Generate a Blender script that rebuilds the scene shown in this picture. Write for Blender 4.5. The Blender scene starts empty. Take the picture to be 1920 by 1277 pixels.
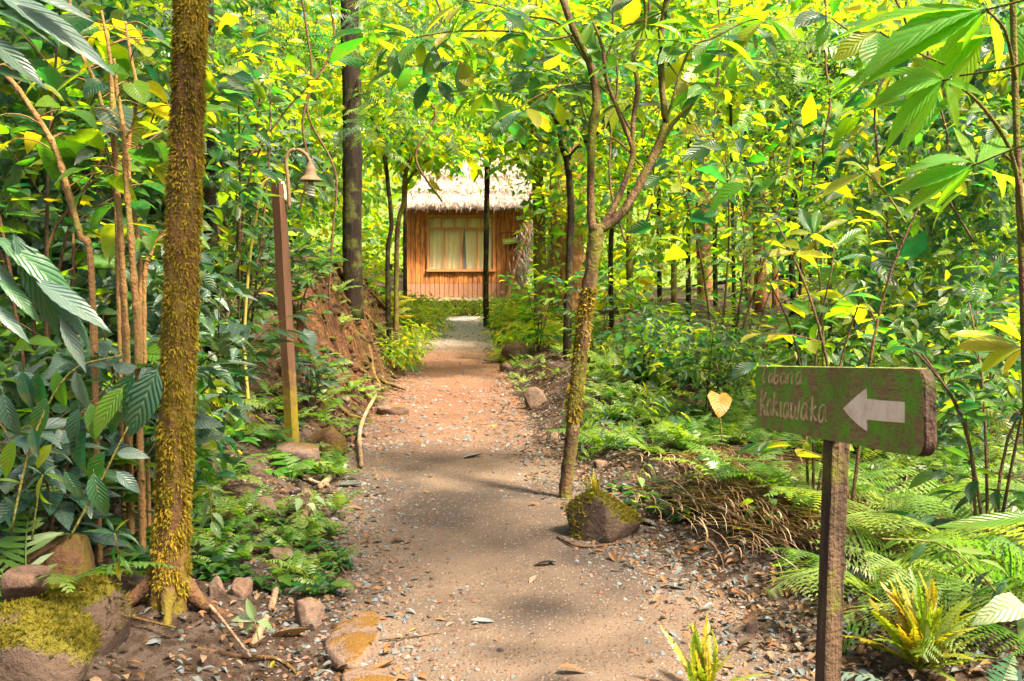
import bpy, bmesh, math
import numpy as np
from mathutils import Matrix, Vector
R = math.radians
rng = np.random.default_rng(11)
C = bpy.context.scene.collection
SC = bpy.context.scene
# ------------------------------------------------------------------ camera, light, exposure
PITCH = 3.54
cam_d = bpy.data.cameras.new('camera'); cam = bpy.data.objects.new('camera', cam_d); C.objects.link(cam)
cam.location = (0, 0, 1.5); cam.rotation_euler = (R(90 - PITCH), 0, 0)
cam_d.lens = 35; cam_d.sensor_width = 36; cam_d.clip_end = 600; cam_d.clip_start = 0.05
cam_d.dof.use_dof = True; cam_d.dof.focus_distance = 6.0; cam_d.dof.aperture_fstop = 9.0
SC.camera = cam
SUN_EL, SUN_AZ = 55.0, 128.0     # azimuth of the sun from +Y towards +X (to the right)
w = bpy.data.worlds.new('World'); SC.world = w; w.use_nodes = True
nt = w.node_tree; bg = nt.nodes['Background']
sky = nt.nodes.new('ShaderNodeTexSky'); sky.sky_type = 'NISHITA'; sky.sun_disc = False
sky.sun_elevation = R(SUN_EL); sky.sun_rotation = R(SUN_AZ); sky.dust_density = 7.0; sky.air_density = 0.7; sky.ozone_density = 0.0
nt.links.new(sky.outputs[0], bg.inputs[0]); bg.inputs[1].default_value = 0.105
sl = bpy.data.lights.new('sun', 'SUN'); sun = bpy.data.objects.new('sun', sl); C.objects.link(sun)
sl.energy = 5.0; sl.angle = R(6.0); sl.color = (1.0, 0.86, 0.64)
sd = Vector((math.sin(R(SUN_AZ)) * math.cos(R(SUN_EL)), math.cos(R(SUN_AZ)) * math.cos(R(SUN_EL)), math.sin(R(SUN_EL))))
sun.rotation_euler = sd.to_track_quat('Z', 'Y').to_euler(); sun.location = (0, 0, 30)
SC.view_settings.view_transform = 'Standard'; SC.view_settings.look = 'None'
SC.view_settings.exposure = 2.08; SC.view_settings.gamma = 1; SC.view_settings.use_curve_mapping = False
SC.cycles.max_bounces = 7; SC.cycles.diffuse_bounces = 4; SC.cycles.glossy_bounces = 2; SC.cycles.transmission_bounces = 5
SC.cycles.transparent_max_bounces = 6; SC.cycles.caustics_reflective = False; SC.cycles.caustics_refractive = False
SC.cycles.use_denoising = True

# ------------------------------------------------------------------ camera geometry
F = 35 / 36 * 1920
cp, sp = math.cos(R(PITCH)), math.sin(R(PITCH))
def P(px, py, Y):
    a = (px - 960) / F; b = (638.5 - py) / F
    s = Y / (cp + b * sp)
    return np.array([s * a, Y, 1.5 + s * (b * cp - sp)])
def ss(a, b, x):
    t = np.clip((x - a) / (b - a), 0, 1); return t * t * (3 - 2 * t)
_nr = np.random.default_rng(3)
_oct = [(_nr.uniform(0, 6.28, 5), _nr.uniform(0, 6.28, 5)) for _ in range(6)]
def noise(x, y, f=1.0, o=3):
    x = np.asarray(x, float); y = np.asarray(y, float); r = 0; a = 1.0
    for k in range(o):
        th, ph = _oct[k]
        for i in range(5):
            r = r + a / 5 * np.sin(f * (x * np.cos(th[i]) + y * np.sin(th[i])) * (1 + .23 * i) + ph[i] + 1.3 * np.sin(f * .7 * (x * np.sin(th[i]) - y * np.cos(th[i])) + ph[4 - i]))
        a *= .5; f *= 2.1
    return r
_Y = [0, 3.7, 5.5, 7.4, 10, 15.8, 20, 25, 30]
def path_c(y): return np.interp(y, _Y, [.7, .26, -.08, -.42, -.68, -.93, -1.12, -1.38, -1.6])
def path_w(y): return np.interp(y, _Y, [.9, .86, .86, .84, .8, .8, .72, .66, .9])
def terrain(x, y):
    x = np.asarray(x, float); y = np.asarray(y, float)
    z = ss(15, 28, y) * .62
    d = (path_c(y) - path_w(y)) - x           # distance left of the path
    rise = np.interp(y, [0, 4, 7, 9, 11, 14, 18, 22, 27, 60], [.15, .2, .3, .75, 1.35, 1.75, 1.35, .7, .5, .5])
    wd = np.interp(y, [0, 5, 8, 10, 13, 40], [1.6, 1.6, 1.6, 1.1, .75, 1.5])
    z = z + rise * ss(0, 1, (d - .05 - .12 * noise(x, y, 2.5, 2)) / wd) + np.clip(d - wd, 0, 22) * np.interp(y, [0, 5, 12, 60], [.10, .16, .24, .2])
    e = x - (path_c(y) + path_w(y))
    z = z + .12 * ss(.0, 1.0, e) + .22 * ss(9, 12, y) * ss(.1, .7, e) - ss(14, 18, y) * .1 * ss(.1, .7, e) + np.clip(e - 14, 0, 40) * .08
    off = np.clip(np.maximum(d, e), 0, .4) / .4
    rg = ss(8, 11, y)
    z = z + noise(x, y, 3.0, 3) * (.018 + .045 * off + .012 * rg) + noise(x, y, 14, 2) * (.004 + .014 * off + .010 * rg)
    return z
def gz(x, y): return float(terrain(x, y))
def gp(px, py):                                # where the ray of this direction meets the ground
    prev = None
    for Y in np.arange(1.6, 80, .02):
        p = P(px, py, Y)
        if p[2] <= gz(p[0], p[1]): return p
    return P(px, py, 60)
def gx(px, Y):                                 # ground point in that direction at that distance
    x = (px - 960) / F * Y
    return np.array([x, Y, gz(x, Y)])

# ------------------------------------------------------------------ material helpers
class N:
    def __init__(s, name):
        s.m = bpy.data.materials.new(name); s.m.use_nodes = True; s.t = s.m.node_tree; s.n = s.t.nodes; s.n.clear()
        s.out = s.n.new('ShaderNodeOutputMaterial')
    def new(s, ty, **kw):
        n = s.n.new(ty)
        for k, v in kw.items(): setattr(n, k, v)
        return n
    def l(s, a, b): s.t.links.new(a, b)
    def sv(s, sock, v):
        if hasattr(v, 'links') or isinstance(v, bpy.types.NodeSocket): s.l(v, sock)
        else: sock.default_value = v if not isinstance(v, tuple) or len(v) != 3 else (*v, 1)
    def math(s, op, a, b=0.0, c=0.0):
        n = s.new('ShaderNodeMath', operation=op); s.sv(n.inputs[0], a); s.sv(n.inputs[1], b); s.sv(n.inputs[2], c); return n.outputs[0]
    def noise(s, vec, scale, detail=3, rough=.6, dist=0):
        n = s.new('ShaderNodeTexNoise'); n.inputs['Scale'].default_value = scale; n.inputs['Detail'].default_value = detail
        n.inputs['Roughness'].default_value = rough; n.inputs['Distortion'].default_value = dist
        if vec: s.l(vec, n.inputs['Vector'])
        return n.outputs['Fac']
    def vor(s, vec, scale, feat='F1', out='Distance'):
        n = s.new('ShaderNodeTexVoronoi', feature=feat); n.inputs['Scale'].default_value = scale
        if vec: s.l(vec, n.inputs['Vector'])
        return n.outputs[out]
    def ramp(s, fac, stops, interp='LINEAR'):
        n = s.new('ShaderNodeValToRGB'); cr = n.color_ramp; cr.interpolation = interp
        while len(cr.elements) > 1: cr.elements.remove(cr.elements[-1])
        cr.elements[0].position = stops[0][0]; c = stops[0][1]; cr.elements[0].color = (*c, 1) if isinstance(c, tuple) else (c, c, c, 1)
        for p, c in stops[1:]:
            e = cr.elements.new(p); e.color = (*c, 1) if isinstance(c, tuple) else (c, c, c, 1)
        s.l(fac, n.inputs[0]); return n.outputs[0]
    def mix(s, fac, a, b, mode='MIX'):
        n = s.new('ShaderNodeMix', data_type='RGBA', blend_type=mode); s.sv(n.inputs[0], fac); s.sv(n.inputs[6], a); s.sv(n.inputs[7], b); return n.outputs[2]
    def coord(s, which='Object'): return s.new('ShaderNodeTexCoord').outputs[which]
    def mapv(s, vec, sc):
        n = s.new('ShaderNodeMapping'); n.inputs['Scale'].default_value = sc; s.l(vec, n.inputs['Vector']); return n.outputs[0]
    def bump(s, h, st=.5, dist=.02):
        n = s.new('ShaderNodeBump'); n.inputs['Strength'].default_value = st; n.inputs['Distance'].default_value = dist; s.l(h, n.inputs['Height']); return n.outputs[0]
    def princ(s, col, rough=.7, nrm=None, spec=.3, **kw):
        b = s.new('ShaderNodeBsdfPrincipled'); s.sv(b.inputs['Base Color'], col); s.sv(b.inputs['Roughness'], rough)
        b.inputs['Specular IOR Level'].default_value = spec
        if nrm: s.l(nrm, b.inputs['Normal'])
        for k, v in kw.items(): b.inputs[k].default_value = v
        return b.outputs[0]
    def done(s, sh): s.l(sh, s.out.inputs[0]); return s.m
    def rnd(s):                                # random per leaf: mesh attribute plus the object's own number
        a = s.new('ShaderNodeAttribute', attribute_name='tint'); o = s.new('ShaderNodeObjectInfo')
        return s.math('FRACT', s.math('ADD', a.outputs['Fac'], o.outputs['Random']))

def leafmat(name, cols, tcols=None, ip='CONSTANT', rough=.38, spec=.5, tr=.45, vein=.25, spots=0.0, dryness=.15):
    n = N(name); r = n.rnd()
    k = len(cols); st = [(i / k, c) for i, c in enumerate(cols)]
    col = n.ramp(r, st, ip)
    if tcols is None: tcols = [(min(1, c[0] * 3.2 + .02), min(1, c[1] * 3.0), c[2] * .8) for c in cols]
    tc = n.ramp(r, [(i / k, c) for i, c in enumerate(tcols)], ip)
    uv = n.new('ShaderNodeUVMap'); sep = n.new('ShaderNodeSeparateXYZ'); n.l(uv.outputs[0], sep.inputs[0])
    au = n.math('ABSOLUTE', n.math('SUBTRACT', sep.outputs[0], .5))           # 0 on the midrib, .5 at the margin
    mid = n.math('LESS_THAN', au, .022)
    ph = n.math('SUBTRACT', n.math('MULTIPLY', sep.outputs[1], 9.0), n.math('MULTIPLY', au, 5.0))
    vw = n.math('GREATER_THAN', n.math('COSINE', n.math('MULTIPLY', ph, 6.283)), .9)
    ve = n.math('MULTIPLY', n.math('MAXIMUM', mid, n.math('MULTIPLY', vw, .6)), vein)
    oc = n.coord('Object')
    patch = n.ramp(n.noise(oc, 2.2, 3), [(.5, 0.0), (.72, dryness)])
    col = n.mix(patch, col, (.16, .10, .02)); tc = n.mix(patch, tc, (.5, .28, .02))
    if spots > 0:
        sp_ = n.math('MULTIPLY', n.math('LESS_THAN', n.vor(oc, 42), .16), n.ramp(n.noise(oc, 5, 2), [(.42, 0.0), (.55, spots)]))
        col = n.mix(sp_, col, (.10, .045, .012)); tc = n.mix(sp_, tc, (.12, .05, .01))
    col = n.mix(ve, col, (.22, .28, .07)); tc = n.mix(ve, tc, (.10, .16, .01))
    nb = n.bump(n.math('MULTIPLY', n.math('COSINE', n.math('MULTIPLY', ph, 6.283)), -1.0), .35, .01)
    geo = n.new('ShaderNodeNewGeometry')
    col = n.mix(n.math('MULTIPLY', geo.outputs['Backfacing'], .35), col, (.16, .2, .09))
    pr = n.princ(col, rough, nb, spec)
    t = n.new('ShaderNodeBsdfTranslucent'); n.l(tc, t.inputs[0])
    mx = n.new('ShaderNodeMixShader'); mx.inputs[0].default_value = tr; n.l(pr, mx.inputs[1]); n.l(t.outputs[0], mx.inputs[2])
    return n.done(mx.outputs[0])
M = {}
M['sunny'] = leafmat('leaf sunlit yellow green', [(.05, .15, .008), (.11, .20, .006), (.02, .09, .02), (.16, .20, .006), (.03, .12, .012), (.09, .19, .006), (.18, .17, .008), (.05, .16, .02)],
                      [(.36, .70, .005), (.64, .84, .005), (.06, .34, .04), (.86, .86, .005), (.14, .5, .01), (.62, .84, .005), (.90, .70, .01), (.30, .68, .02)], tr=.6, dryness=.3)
M['mid'] = leafmat('leaf green', [(.008, .05, .018), (.03, .11, .010), (.06, .15, .008), (.01, .06, .03), (.12, .18, .008), (.02, .085, .02), (.05, .09, .06)],
                   [(.03, .22, .04), (.16, .48, .01), (.42, .66, .01), (.02, .2, .06), (.72, .76, .01), (.10, .38, .02), (.12, .28, .08)], dryness=.35, spots=.6)
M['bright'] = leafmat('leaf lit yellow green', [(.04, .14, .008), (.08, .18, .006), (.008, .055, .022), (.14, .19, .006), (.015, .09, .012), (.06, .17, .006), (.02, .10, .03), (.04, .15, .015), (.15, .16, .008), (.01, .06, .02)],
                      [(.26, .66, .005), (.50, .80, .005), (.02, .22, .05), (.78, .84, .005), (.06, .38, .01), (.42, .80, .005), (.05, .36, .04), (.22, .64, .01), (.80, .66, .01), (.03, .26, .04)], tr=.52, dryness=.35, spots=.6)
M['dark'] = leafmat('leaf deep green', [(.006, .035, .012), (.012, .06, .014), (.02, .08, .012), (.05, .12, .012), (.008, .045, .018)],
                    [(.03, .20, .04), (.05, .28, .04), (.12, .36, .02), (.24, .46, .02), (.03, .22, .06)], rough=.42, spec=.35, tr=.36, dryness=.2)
M['grey'] = leafmat('leaf waxy grey green', [(.03, .07, .05), (.05, .095, .08), (.02, .065, .04), (.08, .12, .10), (.02, .08, .03)],
                    [(.08, .24, .06), (.12, .28, .08), (.10, .3, .04), (.14, .3, .08), (.14, .36, .03)], rough=.38, spec=.55, tr=.22, dryness=.1)
M['fern'] = leafmat('fern green', [(.04, .13, .012), (.09, .18, .012), (.13, .21, .03), (.15, .23, .05), (.07, .16, .012)],
                    [(.18, .45, .02), (.34, .55, .02), (.45, .6, .04), (.5, .62, .06), (.26, .5, .02)], tr=.4, vein=0, dryness=.1)
M['fern_yellow'] = leafmat('fern yellow', [(.13, .18, .01), (.22, .21, .01), (.28, .22, .012), (.08, .14, .01)], [(.5, .6, .01), (.72, .62, .01), (.7, .5, .01), (.3, .5, .01)], tr=.4, vein=0)
M['eaten'] = leafmat('leaf long bitten', [(.05, .18, .012), (.08, .24, .010), (.13, .27, .010), (.06, .21, .012)],
                     [(.20, .62, .01), (.34, .78, .01), (.50, .84, .01), (.28, .72, .01)], rough=.55, spec=.3, tr=.6, spots=1.0, vein=.35, dryness=.3)
M['herb'] = leafmat('herb sunny', [(.10, .18, .01), (.18, .21, .008), (.03, .11, .01), (.22, .20, .012), (.07, .15, .01)], [(.5, .7, .01), (.8, .78, .01), (.2, .5, .02), (.9, .7, .02), (.4, .66, .01)], tr=.5, vein=0)
M['yellow'] = leafmat('leaf yellowing', [(.24, .24, .012), (.30, .27, .012), (.18, .22, .012)], [(.8, .74, .01), (.9, .75, .01), (.6, .7, .01)], tr=.5)
M['pale'] = leafmat('leaf pale waxy', [(.16, .24, .10), (.22, .28, .14), (.12, .2, .06)], [(.3, .5, .1), (.34, .5, .14), (.3, .5, .06)], rough=.35, spec=.6, tr=.3)
M['litter'] = leafmat('dead leaf', [(.09, .04, .018), (.15, .075, .035), (.20, .13, .085), (.07, .075, .08), (.12, .14, .15), (.20, .08, .03), (.04, .025, .02), (.09, .10, .10)],
                      [(.2, .08, .02), (.3, .13, .03), (.3, .16, .06), (.1, .09, .07), (.12, .12, .1), (.4, .15, .02), (.06, .03, .02), (.1, .09, .07)], rough=.5, spec=.35, tr=.12)
M['grey_leaf'] = leafmat('dead leaf grey', [(.09, .085, .08), (.15, .15, .14), (.06, .05, .05)], [(.08, .08, .06)] * 3, rough=.45, spec=.4, tr=.05)
M['orange_leaf'] = leafmat('dead leaf orange', [(.38, .17, .02), (.42, .14, .02)], [(.7, .3, .02), (.7, .25, .02)], tr=.3)

def bark(name, c1, c2, c3=None, moss=0.0, mcol=(.10, .12, .015), stretch=.25, scale=14, ring=False):
    n = N(name); oc = n.coord(); v = n.mapv(oc, (1, 1, stretch))
    f = n.noise(v, scale, 5, .65); col = n.mix(n.ramp(f, [(.35, 0.0), (.65, 1.0)]), c1, c2)
    if c3: col = n.mix(n.ramp(n.noise(oc, 5, 3), [(.52, 0.0), (.62, .8)]), col, c3)
    if moss > 0:
        mm = n.ramp(n.noise(oc, 3.5, 4, .7), [(.62 - moss * .35, 0.0), (.72 - moss * .35, 1.0)]); col = n.mix(mm, col, mcol)
    h = n.math('ADD', f, n.math('MULTIPLY', n.noise(oc, 60, 3), .5))
    if ring:
        sx = n.new('ShaderNodeSeparateXYZ'); n.l(oc, sx.inputs[0])
        rr = n.math('LESS_THAN', n.math('FRACT', n.math('MULTIPLY', sx.outputs[2], 5.5)), .10); col = n.mix(n.math('MULTIPLY', rr, .7), col, (.22, .13, .05))
    return n.done(n.princ(col, .85, n.bump(h, .8, .03), .2))
M['bark_moss'] = bark('mossy bark', (.06, .03, .012), (.16, .08, .03), (.09, .06, .02), .45, (.14, .10, .012))
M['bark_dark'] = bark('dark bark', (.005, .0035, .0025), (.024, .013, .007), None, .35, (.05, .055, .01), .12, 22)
M['bark'] = bark('brown bark', (.035, .02, .012), (.12, .065, .03), (.2, .13, .06), .45, (.10, .10, .012))
M['bark_base'] = bark('brown bark bare', (.05, .025, .014), (.14, .07, .035), (.10, .08, .015), .45, (.12, .09, .012))
M['bark_red'] = bark('reddish bark', (.13, .05, .02), (.34, .15, .06), (.42, .24, .12), .1, (.15, .14, .02), .15)
M['cane'] = bark('jointed cane', (.16, .085, .03), (.30, .17, .06), (.14, .15, .03), 0, (0, 0, 0), .2, 18)
M['twig'] = bark('twig', (.05, .03, .015), (.14, .08, .04))
M['petiole'] = bark('green stem', (.08, .11, .02), (.16, .13, .03))
M['stick'] = bark('weathered stick', (.14, .08, .045), (.32, .22, .14), (.20, .23, .22), .25, (.30, .17, .02), .2, 20)

def mossmat(name, cols, rough=.9, dk=.45):
    n = N(name); r = n.rnd(); st = [(i / (len(cols) - 1), c) for i, c in enumerate(cols)]
    col = n.ramp(r, st); oc = n.coord()
    col = n.mix(n.ramp(n.noise(oc, 4, 3), [(.4, 0.0), (.65, .8)]), col, tuple(x * dk for x in cols[0]))
    pr = n.princ(col, rough, None, .15); t = n.new('ShaderNodeBsdfTranslucent'); n.l(n.mix(.5, col, (.5, .4, .02)), t.inputs[0])
    mx = n.new('ShaderNodeMixShader'); mx.inputs[0].default_value = .3; n.l(pr, mx.inputs[1]); n.l(t.outputs[0], mx.inputs[2])
    return n.done(mx.outputs[0])
M['moss'] = mossmat('moss golden', [(.16, .14, .010), (.30, .20, .015), (.38, .25, .03), (.09, .11, .008), (.24, .12, .02), (.24, .25, .014)])
M['moss_green'] = mossmat('moss green', [(.06, .065, .008), (.13, .12, .01), (.20, .14, .01), (.09, .10, .008)])
M['thatch'] = mossmat('dry thatch', [(.50, .42, .38), (.72, .64, .59), (.38, .22, .19), (.78, .72, .68), (.58, .48, .44)], .8, .9)
M['straw'] = mossmat('dry palm strands', [(.20, .11, .06), (.34, .22, .14), (.50, .40, .30), (.12, .055, .03), (.28, .15, .08)], .7)

def rockmat(name, c1, c2, mosscol, amt, top=True):
    n = N(name); oc = n.coord(); f = n.noise(oc, 6, 6, .65); col = n.mix(f, c1, c2)
    col = n.mix(n.ramp(n.noise(oc, 40, 3), [(.5, 0.0), (.62, .5)]), col, (.05, .035, .03))
    geo = n.new('ShaderNodeNewGeometry'); sx = n.new('ShaderNodeSeparateXYZ'); n.l(geo.outputs['Normal'], sx.inputs[0])
    g = n.math('ADD', n.math('MULTIPLY', sx.outputs[2], .35), n.noise(oc, 5, 5, .7)) if top else n.noise(oc, 5, 5, .7)
    mm = n.ramp(g, [(.98 - amt * .6, 0.0), (1.06 - amt * .6, 1.0)])
    mc = n.mix(n.noise(oc, 18, 3), mosscol, tuple(x * .45 for x in mosscol))
    col = n.mix(mm, col, mc)
    h = n.math('ADD', n.noise(oc, 12, 6, .7), n.math('MULTIPLY', n.math('MULTIPLY', n.noise(oc, 120, 2), mm), .6))
    return n.done(n.princ(col, .88, n.bump(h, .8, .03), .2))
M['rock_moss'] = rockmat('mossy rock', (.045, .030, .020), (.11, .072, .05), (.14, .12, .010), .55)
M['rock_orange'] = rockmat('orange lichen rock', (.10, .07, .05), (.19, .12, .085), (.20, .10, .018), .30)
M['rock'] = rockmat('bare rock', (.09, .06, .05), (.24, .16, .13), (.24, .14, .03), .3)
M['rock_brown'] = rockmat('brown rock', (.11, .065, .042), (.21, .125, .085), (.2, .14, .02), .2)

# ------------------------------------------------------------------ mesh helpers (everything is triangles in numpy arrays)
def build(name, V, T, mat, uv=None, tint=None, smooth=True, parent=None, link=True, kind=None):
    me = bpy.data.meshes.new(name); V = np.asarray(V, np.float32); T = np.asarray(T, np.int32)
    me.vertices.add(len(V)); me.vertices.foreach_set('co', V.ravel())
    me.loops.add(T.size); me.loops.foreach_set('vertex_index', T.ravel())
    me.polygons.add(len(T)); me.polygons.foreach_set('loop_start', np.arange(0, T.size, 3, dtype=np.int32))
    try: me.polygons.foreach_set('loop_total', np.full(len(T), 3, np.int32))
    except Exception: pass
    me.polygons.foreach_set('use_smooth', np.full(len(T), smooth))
    if uv is not None:
        l = me.uv_layers.new(name='UVMap'); l.data.foreach_set('uv', np.asarray(uv, np.float32)[T.ravel()].ravel())
    if tint is not None:
        a = me.attributes.new('tint', 'FLOAT', 'POINT'); a.data.foreach_set('value', np.asarray(tint, np.float32))
    me.materials.append(M[mat] if isinstance(mat, str) else mat)
    me.update(calc_edges=True)
    if not link: return me
    o = bpy.data.objects.new(name, me); C.objects.link(o)
    if parent: o.parent = parent
    if kind: o['kind'] = kind
    return o
def place(name, me, parent, mat4):
    o = bpy.data.objects.new(name, me); C.objects.link(o); o.parent = parent; o.matrix_basis = mat4; return o
def thing(name, label, cat, loc=(0, 0, 0), group=None):
    o = bpy.data.objects.new(name, None); C.objects.link(o); o.location = [float(v) for v in loc]; o.empty_display_size = .1
    return tag(o, label, cat, group)
def tag(o, label, cat, group=None):
    o['label'] = label; o['category'] = cat
    if group: o['group'] = group
    return o
class Acc:
    def __init__(s): s.V = []; s.T = []; s.U = []; s.I = []; s.n = 0
    def add(s, V, T, U=None, tint=0.0):
        V = np.asarray(V, float); s.V.append(V); s.T.append(np.asarray(T) + s.n); s.n += len(V)
        s.U.append(np.zeros((len(V), 2)) if U is None else U); s.I.append(np.full(len(V), tint)); return s
    def out(s, name, mat, parent=None, off=None, **kw):
        V = np.concatenate(s.V)
        if off is not None: V = V - np.asarray(off)
        return build(name, V, np.concatenate(s.T), mat, np.concatenate(s.U), np.concatenate(s.I), parent=parent, **kw)
def cat(pts, n):
    p = np.asarray(pts, float)
    if len(p) == 2:
        t = np.linspace(0, 1, n)[:, None]; return p[0] * (1 - t) + p[1] * t
    p = np.vstack([2 * p[0] - p[1], p, 2 * p[-1] - p[-2]]); k = len(p) - 3; out = []
    for t in np.linspace(0, k - 1e-6, n):
        i = int(t); u = t - i; a, b, c, d = p[i], p[i + 1], p[i + 2], p[i + 3]
        out.append(.5 * (2 * b + (c - a) * u + (2 * a - 5 * b + 4 * c - d) * u * u + (3 * b - a - 3 * c + d) * u ** 3))
    return np.array(out)
def tube(pts, rad, n=12, sides=7, rough=0.0, seed=0, cap=True):
    """pts (k,3), rad scalar or (k,) -> V,T"""
    pts = np.asarray(pts, float); rad = np.broadcast_to(np.asarray(rad, float), (len(pts),))
    q = cat(np.hstack([pts, rad[:, None]]), n); c = q[:, :3]; r = np.maximum(q[:, 3], 1e-4)
    tg = np.gradient(c, axis=0); tg /= np.linalg.norm(tg, axis=1)[:, None] + 1e-9
    ref = np.array([1., 0, 0]) if abs(tg[0][2]) > .7 else np.array([0, 0, 1.])
    a = np.cross(tg, ref); a /= np.linalg.norm(a, axis=1)[:, None] + 1e-9; b = np.cross(tg, a)
    th = np.linspace(0, 2 * np.pi, sides, endpoint=False)
    rr = r[:, None] * np.ones(sides)
    if rough > 0:
        g = np.random.default_rng(seed); rr = rr * (1 + rough * g.normal(0, 1, rr.shape)) * (1 + rough * np.interp(np.arange(n), np.linspace(0, n, 7), g.normal(0, .8, 7)))[:, None]
    V = (c[:, None] + rr[..., None] * (np.cos(th)[None, :, None] * a[:, None] + np.sin(th)[None, :, None] * b[:, None])).reshape(-1, 3)
    T = []
    for i in range(n - 1):
        for j in range(sides):
            p0 = i * sides + j; p1 = i * sides + (j + 1) % sides; T += [(p0, p1, p1 + sides), (p0, p1 + sides, p0 + sides)]
    if cap:
        V = np.vstack([V, c[0], c[-1]]); m = len(V)
        for j in range(sides):
            T += [(m - 2, (j + 1) % sides, j), (m - 1, (n - 1) * sides + j, (n - 1) * sides + (j + 1) % sides)]
    return V, np.array(T)
def box(sx, sy, sz, bev=.0, c=(0, 0, 0)):
    bm = bmesh.new(); bmesh.ops.create_cube(bm, size=1); bmesh.ops.scale(bm, vec=(sx, sy, sz), verts=bm.verts)
    if bev > 0: bmesh.ops.bevel(bm, geom=bm.edges[:], offset=bev, segments=2, affect='EDGES')
    bmesh.ops.triangulate(bm, faces=bm.faces[:]); bm.verts.index_update()
    V = np.array([v.co[:] for v in bm.verts]) + np.asarray(c); T = np.array([[v.index for v in f.verts] for f in bm.faces]); bm.free(); return V, T
def xf(V, m3, t=(0, 0, 0)): return V @ np.asarray(m3).T + np.asarray(t)
def rotm(rx=0, ry=0, rz=0):
    return np.array((Matrix.Rotation(rz, 3, 'Z') @ Matrix.Rotation(ry, 3, 'Y') @ Matrix.Rotation(rx, 3, 'X')))
def px_tube(pts, Y, n=24, sides=9, rough=.05, seed=0, extra=0):
    """pts [(px,py,width px[,Y])] seen at distance Y"""
    c = []; r = []
    for p in pts:
        yy = p[3] if len(p) > 3 else Y
        c.append(P(p[0], p[1], yy)); r.append(p[2] / 2 / F * yy)
    return tube(np.array(c), np.array(r), n, sides, rough, seed)

# ------------------------------------------------------------------ leaf templates: base at the origin, along +X, face up +Z, length 1
def leaf_t(ratio, nseg=7, na=4, shape='ell', fold=.18, droop=.25, quilt=0.0, serr=0.0, twist=0.0):
    V = []; U = []; T = []; idx = {}
    for i in range(nseg + 1):
        t = i / nseg
        if shape == 'ell': wv = math.sin(math.pi * t ** .85) ** .8 * (1 - .15 * t)
        elif shape == 'lan': wv = math.sin(math.pi * t ** .8) ** 1.1
        elif shape == 'ovate': wv = min(1, (t * 5) ** .6) * (1 - t ** 1.6) ** .9
        elif shape == 'obov': wv = math.sin(math.pi * t ** 1.35) ** .8
        else: wv = min(1, .55 + t * 2.2) * (1 - t ** 2.2) ** .8
        if i == 0 and shape != 'heart': wv = 0.02
        if i == nseg: wv = 0.0
        wv *= ratio / 2
        ang = droop * t * 1.6; 
        x = math.sin(ang) / (droop * 1.6) if abs(droop) > 1e-4 else t; z = -(1 - math.cos(ang)) / (droop * 1.6) if abs(droop) > 1e-4 else 0
        for j in range(na + 1):
            u = j / na * 2 - 1; y = u * wv
            if serr > 0 and abs(u) > .99: y *= 1 + serr * (1 if i % 2 else -1)
            xx = x
            if shape == 'heart' and i == 0: xx = x - .18 * (abs(u) ** .7)
            zz = z + abs(u) * wv * fold * 2 + quilt * math.cos(i * math.pi) * (.5 - abs(abs(u) - .5)) * ratio * .12
            a = twist * t; y, zz = y * math.cos(a) - (zz - z) * math.sin(a), z + y * math.sin(a) + (zz - z) * math.cos(a)
            idx[i, j] = len(V); V.append((xx, y, zz)); U.append((u * .5 + .5, t))
            if i == nseg: 
                for jj in range(na + 1): idx[i, jj] = len(V) - 1
                break
    for i in range(nseg):
        for j in range(na):
            a, b, c, d = idx[i, j], idx[i, j + 1], idx[i + 1, j + 1], idx[i + 1, j]
            T.append((a, c, b)) if c == d else T.extend([(a, c, b), (a, d, c)])
    return np.array(V), np.array(T), np.array(U)
def petiole(tpl, ln=.18):
    V, T, U = tpl; V = V * (1 - ln) + np.array([ln, 0, 0]); pv, ptt = tube([(0, 0, -.01), (ln * .5, 0, .01), (ln * 1.1, 0, 0)], .008, 3, 3, cap=False)
    return np.vstack([V, pv]), np.vstack([T, ptt + len(V)]), np.vstack([U, np.full((len(pv), 2), .5)])
TP = {
    'ell': [petiole(leaf_t(.42, 7, 4, 'ell', .2, d, twist=tw), .07) for d, tw in ((.3, .2), (.55, -.3), (.1, .1))],
    'obov': [petiole(leaf_t(.38, 7, 4, 'obov', .16, d, twist=tw), .05) for d, tw in ((.25, .2), (.5, -.2), (.05, .15))],
    'lan': [petiole(leaf_t(.2, 8, 2, 'lan', .2, d, twist=tw), .04) for d, tw in ((.35, .2), (.7, -.3), (.15, .3))],
    'ovate': [petiole(leaf_t(.62, 7, 4, 'ovate', .12, d, .6, .04, tw), .15) for d, tw in ((.3, .15), (.6, -.2), (.15, .2))],
    'heart': [petiole(leaf_t(.9, 7, 4, 'heart', .08, d, .3, .0, tw), .1) for d, tw in ((.4, .2), (.7, -.2))],
    'big': [petiole(leaf_t(.23, 16, 4, 'lan', .16, d, .18, .05, tw), .04) for d, tw in ((.3, .2), (.55, -.15), (.12, .1))],
    'strap': [leaf_t(.13, 10, 2, 'lan', .2, .2)],
}
FT = {  # cheap forms for leaves joined into a crown
    'ell': leaf_t(.46, 3, 2, 'ell', .22, .35), 'lan': leaf_t(.24, 3, 2, 'lan', .2, .4), 'ovate': leaf_t(.62, 3, 2, 'ovate', .18, .4),
    'small': leaf_t(.55, 2, 2, 'ell', .25, .2),
}
LM = {}
def leafmesh(kind, i, mat):
    k = (kind, i % len(TP[kind]), mat)
    if k not in LM:
        V, T, U = TP[kind][k[1]]; LM[k] = build('leaf', V, T, mat, U, np.zeros(len(V)), link=False)
    return LM[k]
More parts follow.
